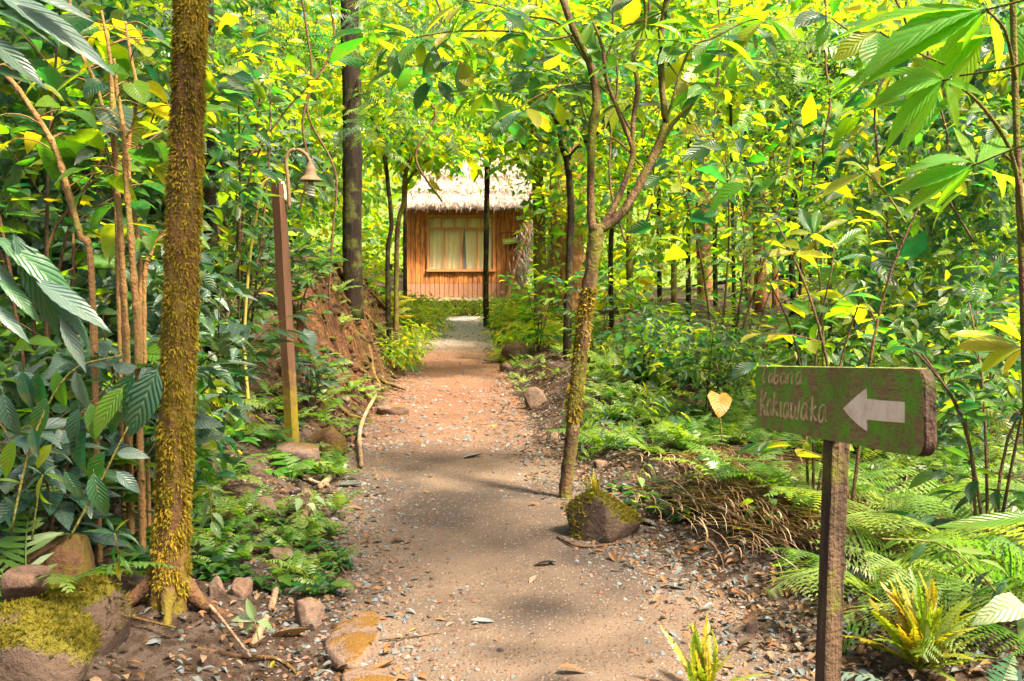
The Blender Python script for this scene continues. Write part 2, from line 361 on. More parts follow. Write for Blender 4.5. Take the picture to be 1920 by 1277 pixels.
def basis(d, up):
    d = d / (np.linalg.norm(d, axis=-1, keepdims=True) + 1e-9)
    z = up - d * np.sum(up * d, axis=-1, keepdims=True); z /= np.linalg.norm(z, axis=-1, keepdims=True) + 1e-9
    y = np.cross(z, d); return np.stack([d, y, z], axis=-1)
def leafobj(parent, base, tip, kind, mat, g, up=None, org=(0, 0, 0), name='leaf'):
    base = np.asarray(base, float); d = np.asarray(tip, float) - base; L = np.linalg.norm(d)
    up = np.array([g.normal(0, .3), g.normal(0, .3) - .1, 1.]) if up is None else np.asarray(up, float)
    B = basis(d, up) * L; m = Matrix(((*B[0], base[0] - org[0]), (*B[1], base[1] - org[1]), (*B[2], base[2] - org[2]), (0, 0, 0, 1)))
    return place(name, leafmesh(kind, int(g.integers(9)), mat), parent, m)
def leafset(pos, d, up, size, tpl, g):
    """joined leaves: arrays -> V,T,U,tint"""
    V, T, U = tpl; n = len(pos); B = basis(d, up) * size[:, None, None]
    W = np.einsum('nij,kj->nki', B, V) + pos[:, None]
    TT = (T[None] + (np.arange(n) * len(V))[:, None, None]).reshape(-1, 3)
    return W.reshape(-1, 3), TT, np.tile(U, (n, 1)), np.repeat(g.random(n), len(V))

def cloud(g, ells, n, size, tpl='ell', clump=.35, perclump=14, flat=.95, droop=.35):
    """leaves in clumps spread through a set of ellipsoids [(cx,cy,cz,rx,ry,rz)]"""
    E = np.array(ells, float); vol = E[:, 3] * E[:, 4] * E[:, 5]; vol = vol ** .8; k = max(1, n // perclump)
    e = E[g.choice(len(E), k, p=vol / vol.sum())]
    u = g.normal(0, 1, (k, 3)); u /= np.linalg.norm(u, axis=1)[:, None]; r = g.random(k) ** (1 / 2.2)
    c = e[:, :3] + u * r[:, None] * e[:, 3:]
    cc = np.repeat(c, perclump, 0); m = len(cc)
    o = g.normal(0, 1, (m, 3)) * np.array([1, 1, .55]) * clump * .6
    pos = cc + o
    a = g.uniform(0, 6.283, m); d = np.stack([np.cos(a), np.sin(a), -droop + g.normal(0, .35, m)], 1) + o / (clump + 1e-6) * .8
    up = np.stack([g.normal(0, flat, m), g.normal(0, flat, m), np.ones(m)], 1)
    return leafset(pos, d, up, size * np.exp(g.normal(-.08, .38, m)), FT[tpl], g)

# fronds
def frond_t(pairs=20, width=.42, elev=55, drop=75, pin_w=.030, bip=False, low=False, hang=0.15):
    fg = np.random.default_rng(int(pairs * 7 + elev)); a = Acc(); n = 14 if not low and pairs != 10 else 5; ang = np.radians(np.linspace(elev, elev - drop, n)); st = 1 / (n - 1)
    x = np.concatenate([[0], np.cumsum(np.cos(ang[:-1]) * st)]); z = np.concatenate([[0], np.cumsum(np.sin(ang[:-1]) * st)])
    c = np.stack([x, np.zeros(n), z], 1)
    v, t = tube(c, np.linspace(.007, .002, n), n, 3, cap=False); a.add(v, t, np.full((len(v), 2), .5))
    for i in range(pairs):
        s = .14 + .86 * (i + .5) / pairs; p = np.array([np.interp(s * (n - 1), np.arange(n), c[:, k]) for k in range(3)])
        ta = np.interp(s * (n - 1), np.arange(n), ang); tg = np.array([math.cos(ta), 0, math.sin(ta)]); nm = np.array([-math.sin(ta), 0, math.cos(ta)])
        L0 = width * .5 * (math.sin(math.pi * (.12 + .88 * s) ** .8) ** .8 + .08) * (1 if s > .2 else .8)
        for sg in (-1, 1):
            if fg.random() < .05: continue
            L = L0 * (fg.uniform(.82, 1.1) if fg.random() < .92 else .5)
            d = np.array([0, sg, 0]) * .93 + tg * (.42 + fg.normal(0, .12)) - nm * (hang + fg.normal(0, .12)); d /= np.linalg.norm(d)
            w = tg * pin_w * .5 * (1 if not bip else 1.0)
            if low:
                V = np.array([p - w, p + w, p + d * L]); a.add(V, [(0, 1, 2)], np.full((3, 2), .4))
            elif not bip:
                q = p + d * L * .55; e = p + d * L - nm * L * .12
                V = np.array([p - w * .6, p + w * .6, q - w * 1.1, q + w * .9, e]); a.add(V, [(0, 1, 3), (0, 3, 2), (2, 3, 4)], np.full((5, 2), .4))
            else:
                m = 8
                for j in range(m):
                    tt = (j + .3) / m; q = p + d * L * tt - nm * L * .15 * tt * tt; l2 = pin_w * 1.15 * (1 - tt * .8) * (.5 + .5 * min(1, L / (width * .4)))
                    dd = d * L / m * .62
                    for s2 in (-1, 1):
                        V = np.array([q - dd * .5, q + dd * .5, q + tg * s2 * l2 + dd * .5 - nm * .003]); a.add(V, [(0, 1, 2)] if s2 > 0 else [(0, 2, 1)], np.full((3, 2), .4))
    return np.concatenate(a.V), np.concatenate(a.T), np.concatenate(a.U)
FR = {
    'sword': [frond_t(22, .34, e, d, .034) for e, d in ((62, 80), (48, 62), (72, 105))],
    'bracken': [frond_t(17, .62, e, d, .055, True, hang=.25) for e, d in ((45, 65), (35, 50), (55, 85))],
    'broad': [frond_t(11, .5, e, d, .085) for e, d in ((40, 60), (55, 80))],
    'plume': [frond_t(24, .17, e, d, .05, hang=.05) for e, d in ((84, 45), (76, 60), (88, 20))],
    'narrow': [frond_t(26, .13, e, d, .03) for e, d in ((70, 50), (60, 75), (78, 90))],
}
FM = {}
def frond(kind, i, mat):
    k = (kind, i % len(FR[kind]), mat)
    if k not in FM:
        V, T, U = FR[kind][k[1]]; FM[k] = build('frond', V, T, mat, U, np.zeros(len(V)), link=False)
    return FM[k]
def fern(label, loc, size, n=10, kind='sword', mat='fern', group=None, seed=0, tilt=.15, cat_='fern', a0=0, a1=360, name='fern'):
    g = np.random.default_rng(seed + 900); t = thing(name, label, cat_, loc, group)
    for i in range(n):
        a = R(a0 + (a1 - a0) * (i + g.uniform(-.3, .3)) / n)
        m = Matrix.Rotation(a, 4, 'Z') @ Matrix.Rotation(g.normal(0, tilt), 4, 'Y') @ Matrix.Rotation(g.normal(0, .2), 4, 'X') @ Matrix.Scale(size * g.uniform(.7, 1.1), 4)
        place('frond', frond(kind, int(g.integers(9)), mat), t, m)
    return t

def skeleton(g, H, Rr, nst, ntw, nlf, droop=.1, lean=(0, 0), first=.3, twl=.22):
    st = []; tw = []; pos = []; dr = []
    for s in range(nst):
        a = 6.283 * (s + g.uniform(-.3, .3)) / nst; rr = Rr * g.uniform(.5, 1); h = H * g.uniform(.7, 1)
        b = np.array([g.normal(0, .03), g.normal(0, .03), 0]); e = np.array([rr * math.cos(a) + lean[0], rr * math.sin(a) + lean[1], h])
        m = b * .5 + e * .5 + np.array([g.normal(0, .05 * H), g.normal(0, .05 * H), .12 * h]) - np.array([e[0], e[1], 0]) * .2
        c = cat([b, m, e], 14); st.append(c)
        for k in range(ntw):
            t = first + (1 - first) * (k + g.uniform(0, .9)) / ntw; p = c[min(13, int(t * 13))]
            ta = g.uniform(0, 6.283); d = np.array([math.cos(ta), math.sin(ta), g.uniform(.0, .8)]) + np.array([math.cos(a), math.sin(a), 0]) * .4
            d /= np.linalg.norm(d); L = twl * H * g.uniform(.5, 1.1) * (1.15 - .5 * t)
            tc = np.array([p, p + d * L * .5 + [0, 0, .04 * L], p + d * L]); tw.append(tc); cc = cat(tc, 6)
            for q in range(nlf):
                u = (q + .7) / nlf; pp = cc[min(5, int(u * 5.99))]; sd = np.cross(d, [0, 0, 1.]); sd /= np.linalg.norm(sd) + 1e-6
                sg = 1 if q % 2 else -1
                dd = d * (.6 + .5 * u) + sd * sg * (.95 - .5 * u) + np.array([0, 0, -droop]) + g.normal(0, .15, 3)
                if q == nlf - 1: dd = d + np.array([0, 0, -droop])
                pos.append(pp); dr.append(dd)
    return st, tw, np.array(pos), np.array(dr)
def shrub(label, loc, H, Rr, nst=4, ntw=6, nlf=6, leaf='ell', size=.15, mat='mid', bk='twig', each=True, group=None, seed=0, droop=.25, cat_='shrub', lean=(0, 0),
          sr=.012, first=.3, twl=.22, name='leafy_shrub', cap=300, flat=.3):
    g = np.random.default_rng(seed + 77); t = thing(name, label, cat_, loc, group)
    st, tw, pos, dr = skeleton(g, H, Rr, nst, ntw, nlf, droop, lean, first, twl)
    for c in st:
        v, f = tube(c[::2], np.linspace(sr, sr * .4, len(c[::2])), 10, 6, .05); build('stem', v, f, bk, np.zeros((len(v), 2)), parent=t)
    a = Acc()
    for c in tw: v, f = tube(c, np.array([sr * .38, sr * .3, sr * .2]), 5, 4, cap=False); a.add(v, f)
    o = a.out('twigs', bk, t); o['kind'] = 'stuff'
    sz = size * g.uniform(.6, 1.2, len(pos)); up = np.stack([g.normal(0, flat, len(pos)), g.normal(0, flat, len(pos)), np.ones(len(pos))], 1)
    if each:
        B = basis(dr, up) * sz[:, None, None]
        idx = np.arange(len(pos)); 
        if len(idx) > cap: g.shuffle(idx)
        for i in idx[:cap]:
            b = B[i]; p = pos[i]
            place('leaf', leafmesh(leaf, int(g.integers(9)), mat), t, Matrix(((*b[0], p[0]), (*b[1], p[1]), (*b[2], p[2]), (0, 0, 0, 1))))
        rest = idx[cap:]
        if len(rest):
            V, T, U, I = leafset(pos[rest], dr[rest], up[rest], sz[rest], FT[leaf if leaf in FT else 'ell'], g); build('foliage', V, T, mat, U, I, parent=t, kind='stuff')
    else:
        V, T, U, I = leafset(pos, dr, up, sz, FT[leaf if leaf in FT else 'ell'], g); build('foliage', V, T, mat, U, I, parent=t, kind='stuff')
    return t

# ================================================================== THE SETTING
def ground_material():
    n = N('earth and path'); oc = n.coord()
    at = n.new('ShaderNodeAttribute', attribute_name='tint')            # 1 on the trodden path, 0 in the litter
    edge = n.math('ADD', at.outputs['Fac'], n.math('MULTIPLY', n.math('SUBTRACT', n.noise(oc, 3.2, 6, .75), .5), 1.5))
    k = n.ramp(edge, [(.42, 0.0), (.60, 1.0)])
    sand = n.mix(n.noise(oc, 1.3, 4), (.105, .075, .053), (.185, .130, .092))
    grey = n.ramp(n.noise(oc, .55, 3, .6), [(.44, 0.0), (.56, .9)])
    sand = n.mix(grey, sand, (.060, .047, .040))
    sy = n.new('ShaderNodeSeparateXYZ'); n.l(oc, sy.inputs[0])
    red = n.ramp(n.math('DIVIDE', sy.outputs[1], 30.0), [(.26, 0.0), (.36, .75), (.60, .75), (.72, 0.0)])
    sand = n.mix(red, sand, (.17, .075, .042))
    sand = n.mix(n.ramp(n.math('DIVIDE', sy.outputs[1], 30.0), [(.62, 0.0), (.70, .8)]), sand, (.30, .27, .25))
    grain = n.vor(oc, 60, 'F1', 'Color'); gs = n.new('ShaderNodeSeparateColor'); n.l(grain, gs.inputs[0])
    d = n.vor(oc, 60); speck = n.math('MULTIPLY', n.math('LESS_THAN', d, .36), n.math('GREATER_THAN', gs.outputs[0], .5))
    sand = n.mix(n.math('MULTIPLY', speck, .8), sand, n.ramp(gs.outputs[1], [(0, (.06, .045, .04)), (.4, (.12, .07, .045)), (.55, (.26, .11, .055)), (.8, (.36, .27, .21)), (1, (.18, .2, .2))]))
    geo = n.new('ShaderNodeNewGeometry'); gsz = n.new('ShaderNodeSeparateXYZ'); n.l(geo.outputs['True Normal'], gsz.inputs[0]); steep = n.ramp(gsz.outputs[2], [(.55, 1.0), (.86, 0.0)])
    litter = n.ramp(n.noise(oc, 9, 5, .75), [(.3, (.016, .010, .008)), (.48, (.042, .026, .017)), (.58, (.075, .055, .043)), (.72, (.055, .027, .016))])
    litter = n.mix(steep, litter, n.ramp(n.noise(oc, 7, 5, .75), [(.3, (.018, .009, .005)), (.5, (.06, .026, .012)), (.62, (.13, .055, .02)), (.75, (.05, .05, .01))]))
    col = n.mix(k, litter, sand)
    h = n.math('ADD', n.math('MULTIPLY', n.noise(oc, 30, 5, .75), .7), n.math('MULTIPLY', n.math('SUBTRACT', .5, d), n.math('MULTIPLY', speck, 1.2)))
    return n.done(n.princ(col, .93, n.bump(h, .9, .03), .12))
M['ground'] = ground_material()
ys = [-4, -3, -2, -1, 0, .6, 1.0, 1.4]; yv = 1.7
while yv < 170: ys.append(yv); yv += max(.025, .0085 * yv)
ys = np.array(ys); us = np.linspace(-1, 1, 251); us = np.sign(us) * np.abs(us) ** 1.25
X = us[None] * (3.5 + .95 * np.maximum(ys, 0))[:, None] - .3; Yg = np.repeat(ys[:, None], len(us), 1); Z = terrain(X, Yg)
V = np.stack([X, Yg, Z], -1).reshape(-1, 3); nx = len(us)
i, j = np.meshgrid(np.arange(len(ys) - 1), np.arange(nx - 1), indexing='ij'); q = (i * nx + j).ravel()
T = np.vstack([np.stack([q, q + 1, q + nx + 1], 1), np.stack([q, q + nx + 1, q + nx], 1)])
dl = np.minimum(X - (path_c(Yg) - path_w(Yg)), (path_c(Yg) + path_w(Yg)) - X)
mask = ss(-.22, .12, dl + noise(X, Yg, 4, 2) * .06); mask = (mask * (1 - ss(24.5, 26.0, Yg))).ravel()
o = build('ground', V, T, 'ground', V[:, :2], mask); o['kind'] = 'structure'
# far hillside closing the valley behind the trees
hx, hy = np.meshgrid(np.linspace(-110, 110, 45), np.linspace(75, 165, 14)); hz = terrain(hx, hy) + ss(75, 130, hy) * 30 + noise(hx, hy, .12, 2) * 2 - .3
V = np.stack([hx, hy, hz], -1).reshape(-1, 3); i, j = np.meshgrid(np.arange(13), np.arange(44), indexing='ij'); q = (i * 45 + j).ravel()
T = np.vstack([np.stack([q, q + 1, q + 46], 1), np.stack([q, q + 46, q + 45], 1)])
nh = N('wooded hillside'); M['hill'] = nh.done(nh.princ(nh.ramp(nh.noise(nh.coord(), .8, 6, .7), [(.3, (.03, .06, .01)), (.6, (.10, .15, .015))]), .9))
o = build('hillside', V, T, 'hill', V[:, :2]); o['kind'] = 'structure'

# ================================================================== THE CABIN
def cabin():
    Y0 = 29.0
    def wx(px): return (px - 960) / F * Y0
    def wz(py): return P(960, py, Y0)[2]
    n = N('cabin plank'); oc = n.coord(); oi = n.new('ShaderNodeObjectInfo')
    f = n.noise(n.mapv(oc, (1, 1, .10)), 26, 5, .7); col = n.mix(n.ramp(f, [(.36, 0.0), (.64, 1.0)]), (.16, .052, .018), (.76, .27, .062))
    col = n.mix(n.math('MULTIPLY', oi.outputs['Random'], .4), col, (.22, .09, .04))
    col = n.mix(n.ramp(n.noise(oc, 3.5, 3), [(.5, 0.0), (.7, .5)]), col, (.13, .065, .05))
    sz = n.new('ShaderNodeSeparateXYZ'); n.l(oc, sz.inputs[0])
    M['plank'] = n.done(n.princ(col, .75, n.bump(f, .5, .01), .25))
    n = N('cabin plank weathered'); oc = n.coord(); f = n.noise(n.mapv(oc, (1, 1, .10)), 26, 5, .7)
    M['plank_grey'] = n.done(n.princ(n.mix(f, (.20, .09, .055), (.52, .26, .15)), .85, n.bump(f, .5, .01), .2))
    n = N('window frame wood'); f = n.noise(n.mapv(n.coord(), (1, 1, .2)), 20, 4); M['frame'] = n.done(n.princ(n.mix(f, (.40, .15, .05), (.56, .25, .09)), .6, None, .3))
    n = N('curtain cloth'); f = n.noise(n.mapv(n.coord(), (1, 1, .05)), 9, 2); c = n.mix(f, (.62, .46, .14), (.84, .68, .28)); M['curtain'] = n.done(n.princ(c, .8))
    n = N('window glass'); M['glass'] = n.done(n.princ((.9, .95, .9), .04, None, .4, Alpha=.08))
    n = N('painted room shade'); M['room'] = n.done(n.princ((.03, .035, .03), .8))
    n = N('grey beam'); f = n.noise(n.mapv(n.coord(), (.2, 1, 1)), 20, 4); M['beam'] = n.done(n.princ(n.mix(f, (.36, .27, .2), (.5, .4, .32)), .8))
    cx = wx(872); t = thing('cabin', 'wooden cabin with shaggy pale thatched roof at the end of the path', 'cabin', (cx, Y0, gz(cx, Y0)))
    og = np.array(t.location)
    def part(name, V, T, mat, parent=t, **kw): return build(name, np.asarray(V) - og, T, mat, np.zeros((len(V), 2)), smooth=False, parent=parent, **kw)
    x0, x1, z0, z1 = wx(762), wx(984), wz(558), wz(392)
    wx0, wx1, wz0, wz1 = wx(805), wx(925), wz(506), wz(407)
    npl = 25; pw = (x1 - x0) / npl; g = np.random.default_rng(5)
    for k in range(npl):
        a, b = x0 + k * pw, x0 + (k + 1) * pw; c = (a + b) / 2; dy = g.normal(0, .006)
        segs = [(z0 + .42, z1)] if not (c > wx0 and c < wx1) else [(z0 + .42, wz0), (wz1, z1)]
        for s0, s1 in segs:
            v, f = box(pw - .012, .03, s1 - s0, .004, (c, Y0 + dy, (s0 + s1) / 2)); part('plank', v, f, 'plank')
        v, f = box(pw - .012, .034, .41, .004, (c, Y0 + dy, z0 + .207)); part('plank', v, f, 'plank_grey')
    dpt = 3.6                                        # side and back walls
    for xx in (x0 - .02, x1 + .02):
        for k in range(16):
            v, f = box(.03, dpt / 16 - .012, z1 - z0, .004, (xx, Y0 + .03 + dpt * (k + .5) / 16, (z0 + z1) / 2)); part('plank', v, f, 'plank')
    v, f = box(x1 - x0, .06, z1 - z0, 0, ((x0 + x1) / 2, Y0 + dpt, (z0 + z1) / 2)); part('back_wall', v, f, 'plank')
    v, f = box(x1 - x0 + .2, dpt, .08, .01, ((x0 + x1) / 2, Y0 + dpt / 2, z0 - .04)); part('floor_deck', v, f, 'beam')
    v, f = box(x1 - x0 + .25, .07, .10, .01, ((x0 + x1) / 2, Y0 - .05, z0 - .05)); part('sill_beam', v, f, 'beam')
    for px in (780, 860, 925, 975):
        zb = gz(wx(px), Y0) - .1; v, f = box(.12, .12, z0 - .1 - zb, .01, (wx(px), Y0 + .1, (z0 - .1 + zb) / 2)); part('stilt', v, f, 'beam')
    # window
    win = bpy.data.objects.new('window', None); C.objects.link(win); win.parent = t
    v, f = box(wx1 - wx0, .02, wz1 - wz0, 0, ((wx0 + wx1) / 2, Y0 + .9, (wz0 + wz1) / 2)); part('room_shade_sheet', v, f, 'room', win)  # window-sized dark sheet; its colour stands in for the shade of the room
    a = Acc(); fw = .055; tz = wz(428)
    a.add(*box(wx1 - wx0 + .12, .07, .07, .006, ((wx0 + wx1) / 2, Y0 - .03, wz1 + .02))); a.add(*box(wx1 - wx0 + .16, .09, .07, .006, ((wx0 + wx1) / 2, Y0 - .04, wz0 - .02)))
    a.add(*box(wx1 - wx0 - .01, .06, fw, .005, ((wx0 + wx1) / 2, Y0 - .025, tz)))
    for xx in (wx0 - .02, wx1 + .02): a.add(*box(.065, .068, wz1 - wz0 - .02, .006, (xx, Y0 - .029, (wz0 + wz1) / 2)))
    a.out('frame', 'frame', win, og, smooth=False)
    for px in (829, 853, 877, 902):
        v, f = box(.05, .055, wz1 - tz - .05, .004, (wx(px), Y0 - .024, (wz1 + tz) / 2)); part('glazing_bar', v, f, 'frame', win)
    for px in (834, 865, 895):
        v, f = box(.055, .056, tz - wz0 - .04, .004, (wx(px), Y0 - .0245, (tz + wz0) / 2)); part('glazing_bar', v, f, 'frame', win)
    def panes(xs, za, zb):
        for p, q in zip(xs[:-1], xs[1:]):
            v, f = box(wx(q) - wx(p) - .05, .006, zb - za - .05, 0, ((wx(p) + wx(q)) / 2, Y0 - .012, (za + zb) / 2)); part('pane', v, f, 'glass', win)
    panes([805, 829, 853, 877, 902, 925], tz, wz1); panes([805, 834, 865, 895, 925], wz0, tz)
    def curtain(pa, pb, pa2, pb2, nm):
        nn = 40; V = []; T = []
        for r_, (za, s0, s1) in enumerate(((wz1 - .02, pa, pb), ((wz1 + wz0) / 2, (pa + pa2 * 1) / 2, (pb * .45 + pb2 * .55)), (wz0 + .02, pa2, pb2))):
            for k in range(nn):
                u = k / (nn - 1); V.append((wx(s0 + (s1 - s0) * u), Y0 + .10 + .025 * math.sin(u * 38 + r_ * .3) + .015 * math.sin(u * 13), za))
        for r_ in range(2):
            for k in range(nn - 1): q = r_ * nn + k; T += [(q, q + nn + 1, q + 1), (q, q + nn, q + nn + 1)]
        o = build(nm, np.array(V) - og, T, 'curtain', np.zeros((len(V), 2)), parent=win)
    curtain(806, 872, 806, 863, 'curtain'); curtain(871, 924, 875, 924, 'curtain')
    # roof: slab with courses of thatch on it
    ex0, ex1, ez = wx(764), wx(1008), wz(384); Yf = Y0 - .42; ridge_y = Y0 + 1.8; rz = ez + 1.75
    bz = ez - .25
    V = np.array([(ex0, Yf, ez), (ex1, Yf, ez), (ex1 - 1.0, ridge_y, rz), (ex0 + 1.0, ridge_y, rz), (ex0, ridge_y * 2 - Yf, ez), (ex1, ridge_y * 2 - Yf, ez)]); V = np.vstack([V, V - [0, 0, .10]])
    T = [(0, 1, 2), (0, 2, 3), (3, 2, 5), (3, 5, 4), (1, 5, 2), (0, 3, 4)]; T += [(c + 6, b + 6, a_ + 6) for a_, b, c in T] + [(0, 6, 7), (0, 7, 1), (1, 7, 11), (1, 11, 5), (0, 4, 10), (0, 10, 6), (4, 5, 11), (4, 11, 10)]
    rf = part('roof', V, T, 'thatch')
    g = np.random.default_rng(8); faces = [(V[0], V[1], V[2], V[3]), (V[5], V[4], V[3], V[2]), (V[1], V[5], V[2], V[2]), (V[4], V[0], V[3], V[3])]
    for ci, (lo, hi, nb) in enumerate(((-.02, .30, 5200), (.22, .58, 4800), (.50, .98, 5200))):
        W = []; 
        for fi, (A_, B_, Cc, D) in enumerate(faces):
            nf = nb if fi == 0 else nb // 4; u = g.random(nf); vq = lo + (hi - lo) * g.random(nf); 
            sel = g.random(nf) < .35; vq[sel] = lo + .03 * g.random(sel.sum())
            p = (A_ * (1 - u[:, None]) + B_ * u[:, None]) * (1 - vq[:, None]) + (D * (1 - u[:, None]) + Cc * u[:, None]) * vq[:, None]
            dn = (A_ + B_) / 2 - (Cc + D) / 2; dn = dn / np.linalg.norm(dn); al = (B_ - A_) / np.linalg.norm(B_ - A_); nrm = np.cross(al, -dn); nrm = nrm if nrm[2] > 0 else -nrm
            L = g.uniform(.12, .34, nf); lift = .03 + .05 * (1 - (vq - lo) / (hi - lo)) + g.random(nf) * .05
            d = dn * 1 + al * g.normal(0, .35, nf)[:, None] + nrm * g.normal(.05, .22, nf)[:, None] + np.array([0, 0, -.12]); p = p + nrm * lift[:, None]
            wv = al * .012 + np.cross(d, al) * g.normal(0, .012, nf)[:, None]
            W.append(np.stack([p - wv, p + wv, p + d * L[:, None]], 1))
        W = np.concatenate(W).reshape(-1, 3); o = build('thatch', W - og, np.arange(len(W)).reshape(-1, 3), 'thatch', W[:, :2], np.repeat(g.random(len(W) // 3), 3), smooth=False, parent=rf, kind='stuff')
    # thatched lean-to edge and sloping pole on the right
    g = np.random.default_rng(9); W = []
    A_, B_ = P(992, 415, Y0 - .3), P(975, 530, Y0 - .3); nf = 1500; u = g.random(nf)[:, None]
    p = A_ * (1 - u) + B_ * u + g.normal(0, 1, (nf, 3)) * [.12, .15, .05]; d = np.array([.25, -.1, -.9]) + g.normal(0, .35, (nf, 3)); wv = g.normal(0, .012, (nf, 3))
    W = np.stack([p - wv, p + wv, p + d * g.uniform(.12, .3, nf)[:, None]], 1).reshape(-1, 3)
    build('side_thatch', W - og, np.arange(len(W)).reshape(-1, 3), 'thatch', W[:, :2], np.repeat(g.random(nf), 3), smooth=False, parent=t, kind='stuff')
    v, f = tube([P(998, 400, Y0 - .5), P(978, 470, Y0 - .5), P(952, 556, Y0 - .5)], .05, 6, 8); part('sloping_pole', v, f, 'frame')
    # small green name board hanging by the window
    n = N('green board paint'); M['board_green'] = n.done(n.princ(n.mix(n.noise(n.coord(), 20, 3), (.22, .36, .04), (.30, .42, .06)), .7))
    s = thing('name_board', 'small green board hanging on the cabin wall right of the window', 'sign', P(957, 452, Y0 - .15))
    v, f = box(.42, .03, .16, .006); build('board', xf(v, rotm(0, -.12, 0)), f, 'board_green', np.zeros((len(v), 2)), parent=s, smooth=False)
    v, f = tube([(-.3, 0, .21), (0, .02, .25), (.22, .05, .20)], .012, 6, 5); build('bracket', v, f, 'twig', np.zeros((len(v), 2)), parent=s)
    for xx in (-.15, .15):
        v, f = tube([(xx, 0, .23), (xx, 0, .08 + (-.02 if xx < 0 else .02))], .004, 3, 4); build('wire', v, f, 'twig', np.zeros((len(v), 2)), parent=s)
    a = Acc()
    for k in range(9): a.add(*box(.02, .004, .035 if k % 2 else .05, 0, (-.15 + k * .037, -.018, (.003 * (k % 3)) + .12 * (-.15 + k * .037))))
    n = N('pale paint'); M['paint'] = n.done(n.princ((.6, .58, .3), .7)); a.out('lettering', 'paint', s, smooth=False)
cabin()

# ================================================================== SIGN
def sign():
    A_, B_ = P(1416, 686, 3.16), P(1732, 690.5, 2.15); ex = (B_ - A_); L = np.linalg.norm(ex); ex /= L
    nrm = np.cross(ex, [0, 0, 1.]); nrm /= np.linalg.norm(nrm); ez = np.cross(nrm, ex) * 1.0
    if ez[2] < 0: ez = -ez
    H = .195
    pm = gx(1553, 2.60); base = np.array([P(1553, 1277, 2.60)[0] - .004, 2.62, gz(P(1553, 1277, 2.6)[0], 2.62)])
    t = thing('sign_post', 'green mossy wooden arrow sign on a square brown post', 'sign', base)
    og = base
    # post
    top = P(1569, 800, 2.66); n_ = 9; s = .049 / 2; V = []; T = []
    g = np.random.default_rng(2); th = R(12)
    for k in range(n_):
        u = k / (n_ - 1); c = (base - [0, 0, .15]) * (1 - u) + top * u
        for q, (a, b) in enumerate(((-1, -1), (-.86, -1.06), (.86, -1.06), (1, -1), (1.05, -.86), (1.05, .86), (1, 1), (.86, 1.05), (-.86, 1.05), (-1, 1), (-1.05, .86), (-1.05, -.86))):
            jx = a * s + g.normal(0, .0006); jy = b * s + g.normal(0, .0006); V.append(c + [jx * math.cos(th) - jy * math.sin(th), jx * math.sin(th) + jy * math.cos(th), 0])
    for k in range(n_ - 1):
        for j in range(12): q = k * 12 + j; q2 = k * 12 + (j + 1) % 12; T += [(q, q2, q2 + 12), (q, q2 + 12, q + 12)]
    V.append(top); 
    for j in range(12): T.append((len(V) - 1, (n_ - 1) * 12 + j, (n_ - 1) * 12 + (j + 1) % 12))
    M['post_wood'] = bark('dark post wood', (.03, .02, .012), (.12, .072, .04), None, .3, (.09, .09, .012), .06, 30)
    build('post', np.array(V) - og, T, 'post_wood', np.zeros((len(V), 2)), parent=t, smooth=False)
    # board: rounded at the near end, thickness to the back
    n = N('mossy sign board'); oc = n.coord(); st = n.new('ShaderNodeUVMap'); uvv = st.outputs[0]
    v2 = n.new('ShaderNodeMapping'); v2.inputs['Scale'].default_value = (1.2, 9, 1); n.l(uvv, v2.inputs[0])
    gr = n.noise(v2.outputs[0], 14, 6, .7); wood = n.mix(n.ramp(gr, [(.35, 0.0), (.65, 1.0)]), (.15, .108, .034), (.32, .22, .08))
    mm = n.ramp(n.noise(uvv, 11, 6, .8), [(.46, 0.0), (.56, 1.0)]); mos = n.mix(n.noise(uvv, 60, 4, .7), (.07, .22, .010), (.16, .46, .018))
    col = n.mix(mm, wood, mos); col = n.mix(n.ramp(n.noise(uvv, 4, 3), [(.35, .55), (.6, 0.0)]), col, (.15, .085, .035))
    crk = n.ramp(n.noise(v2.outputs[0], 40, 3, .8), [(.36, .8), (.43, 0.0)]); col = n.mix(crk, col, (.02, .012, .006))
    M['board'] = n.done(n.princ(col, .8, n.bump(n.math('ADD', gr, n.noise(uvv, 90, 4)), .5, .008), .25))
    pts = [(0, -H), (L - .04, -H)]; rr = .04
    for k in range(7): a = -math.pi / 2 + k / 6 * math.pi / 2; pts.append((L - rr + rr * math.cos(a), -H + rr + rr * math.sin(a)))
    for k in range(7): a = k / 6 * math.pi / 2; pts.append((L - rr + rr * math.cos(a), -rr + rr * math.sin(a)))
    pts += [(.012, 0), (0, -.012)]; pts = pts[:2] + pts[2:]
    th_ = .030; V = []; U = []; T = []; m = len(pts)
    for layer, (dep, ins) in enumerate(((0, .004), (.004, 0), (th_ - .004, 0), (th_, .004))):
        cxy = np.array([L / 2, -H / 2])
        for p in pts:
            pp = np.array(p) + (cxy - np.array(p)) / np.linalg.norm(cxy - np.array(p)) * ins
            V.append(A_ + ex * pp[0] + ez * pp[1] - nrm * dep); U.append((pp[0], pp[1]))
    for l_ in range(3):
        for j in range(m): q = l_ * m + j; q2 = l_ * m + (j + 1) % m; T += [(q, q + m, q2 + m), (q, q2 + m, q2)]
    V.append(A_ + ex * L / 2 - ez * H / 2); V.append(A_ + ex * L / 2 - ez * H / 2 - nrm * th_); U += [(L / 2, -H / 2)] * 2
    for j in range(m): T += [(len(V) - 2, j, (j + 1) % m), (len(V) - 1, 3 * m + (j + 1) % m, 3 * m + j)]
    bd = build('board', np.array(V) - og, T, 'board', U, parent=t, smooth=False)
    M['board_end'] = bark('board edge with painted shade', (.018, .012, .008), (.06, .032, .02), None, .2, (.03, .05, .01), .3, 30); bd.data.materials.append(M['board_end'])  # shade on the board's near end is put into this darker colour
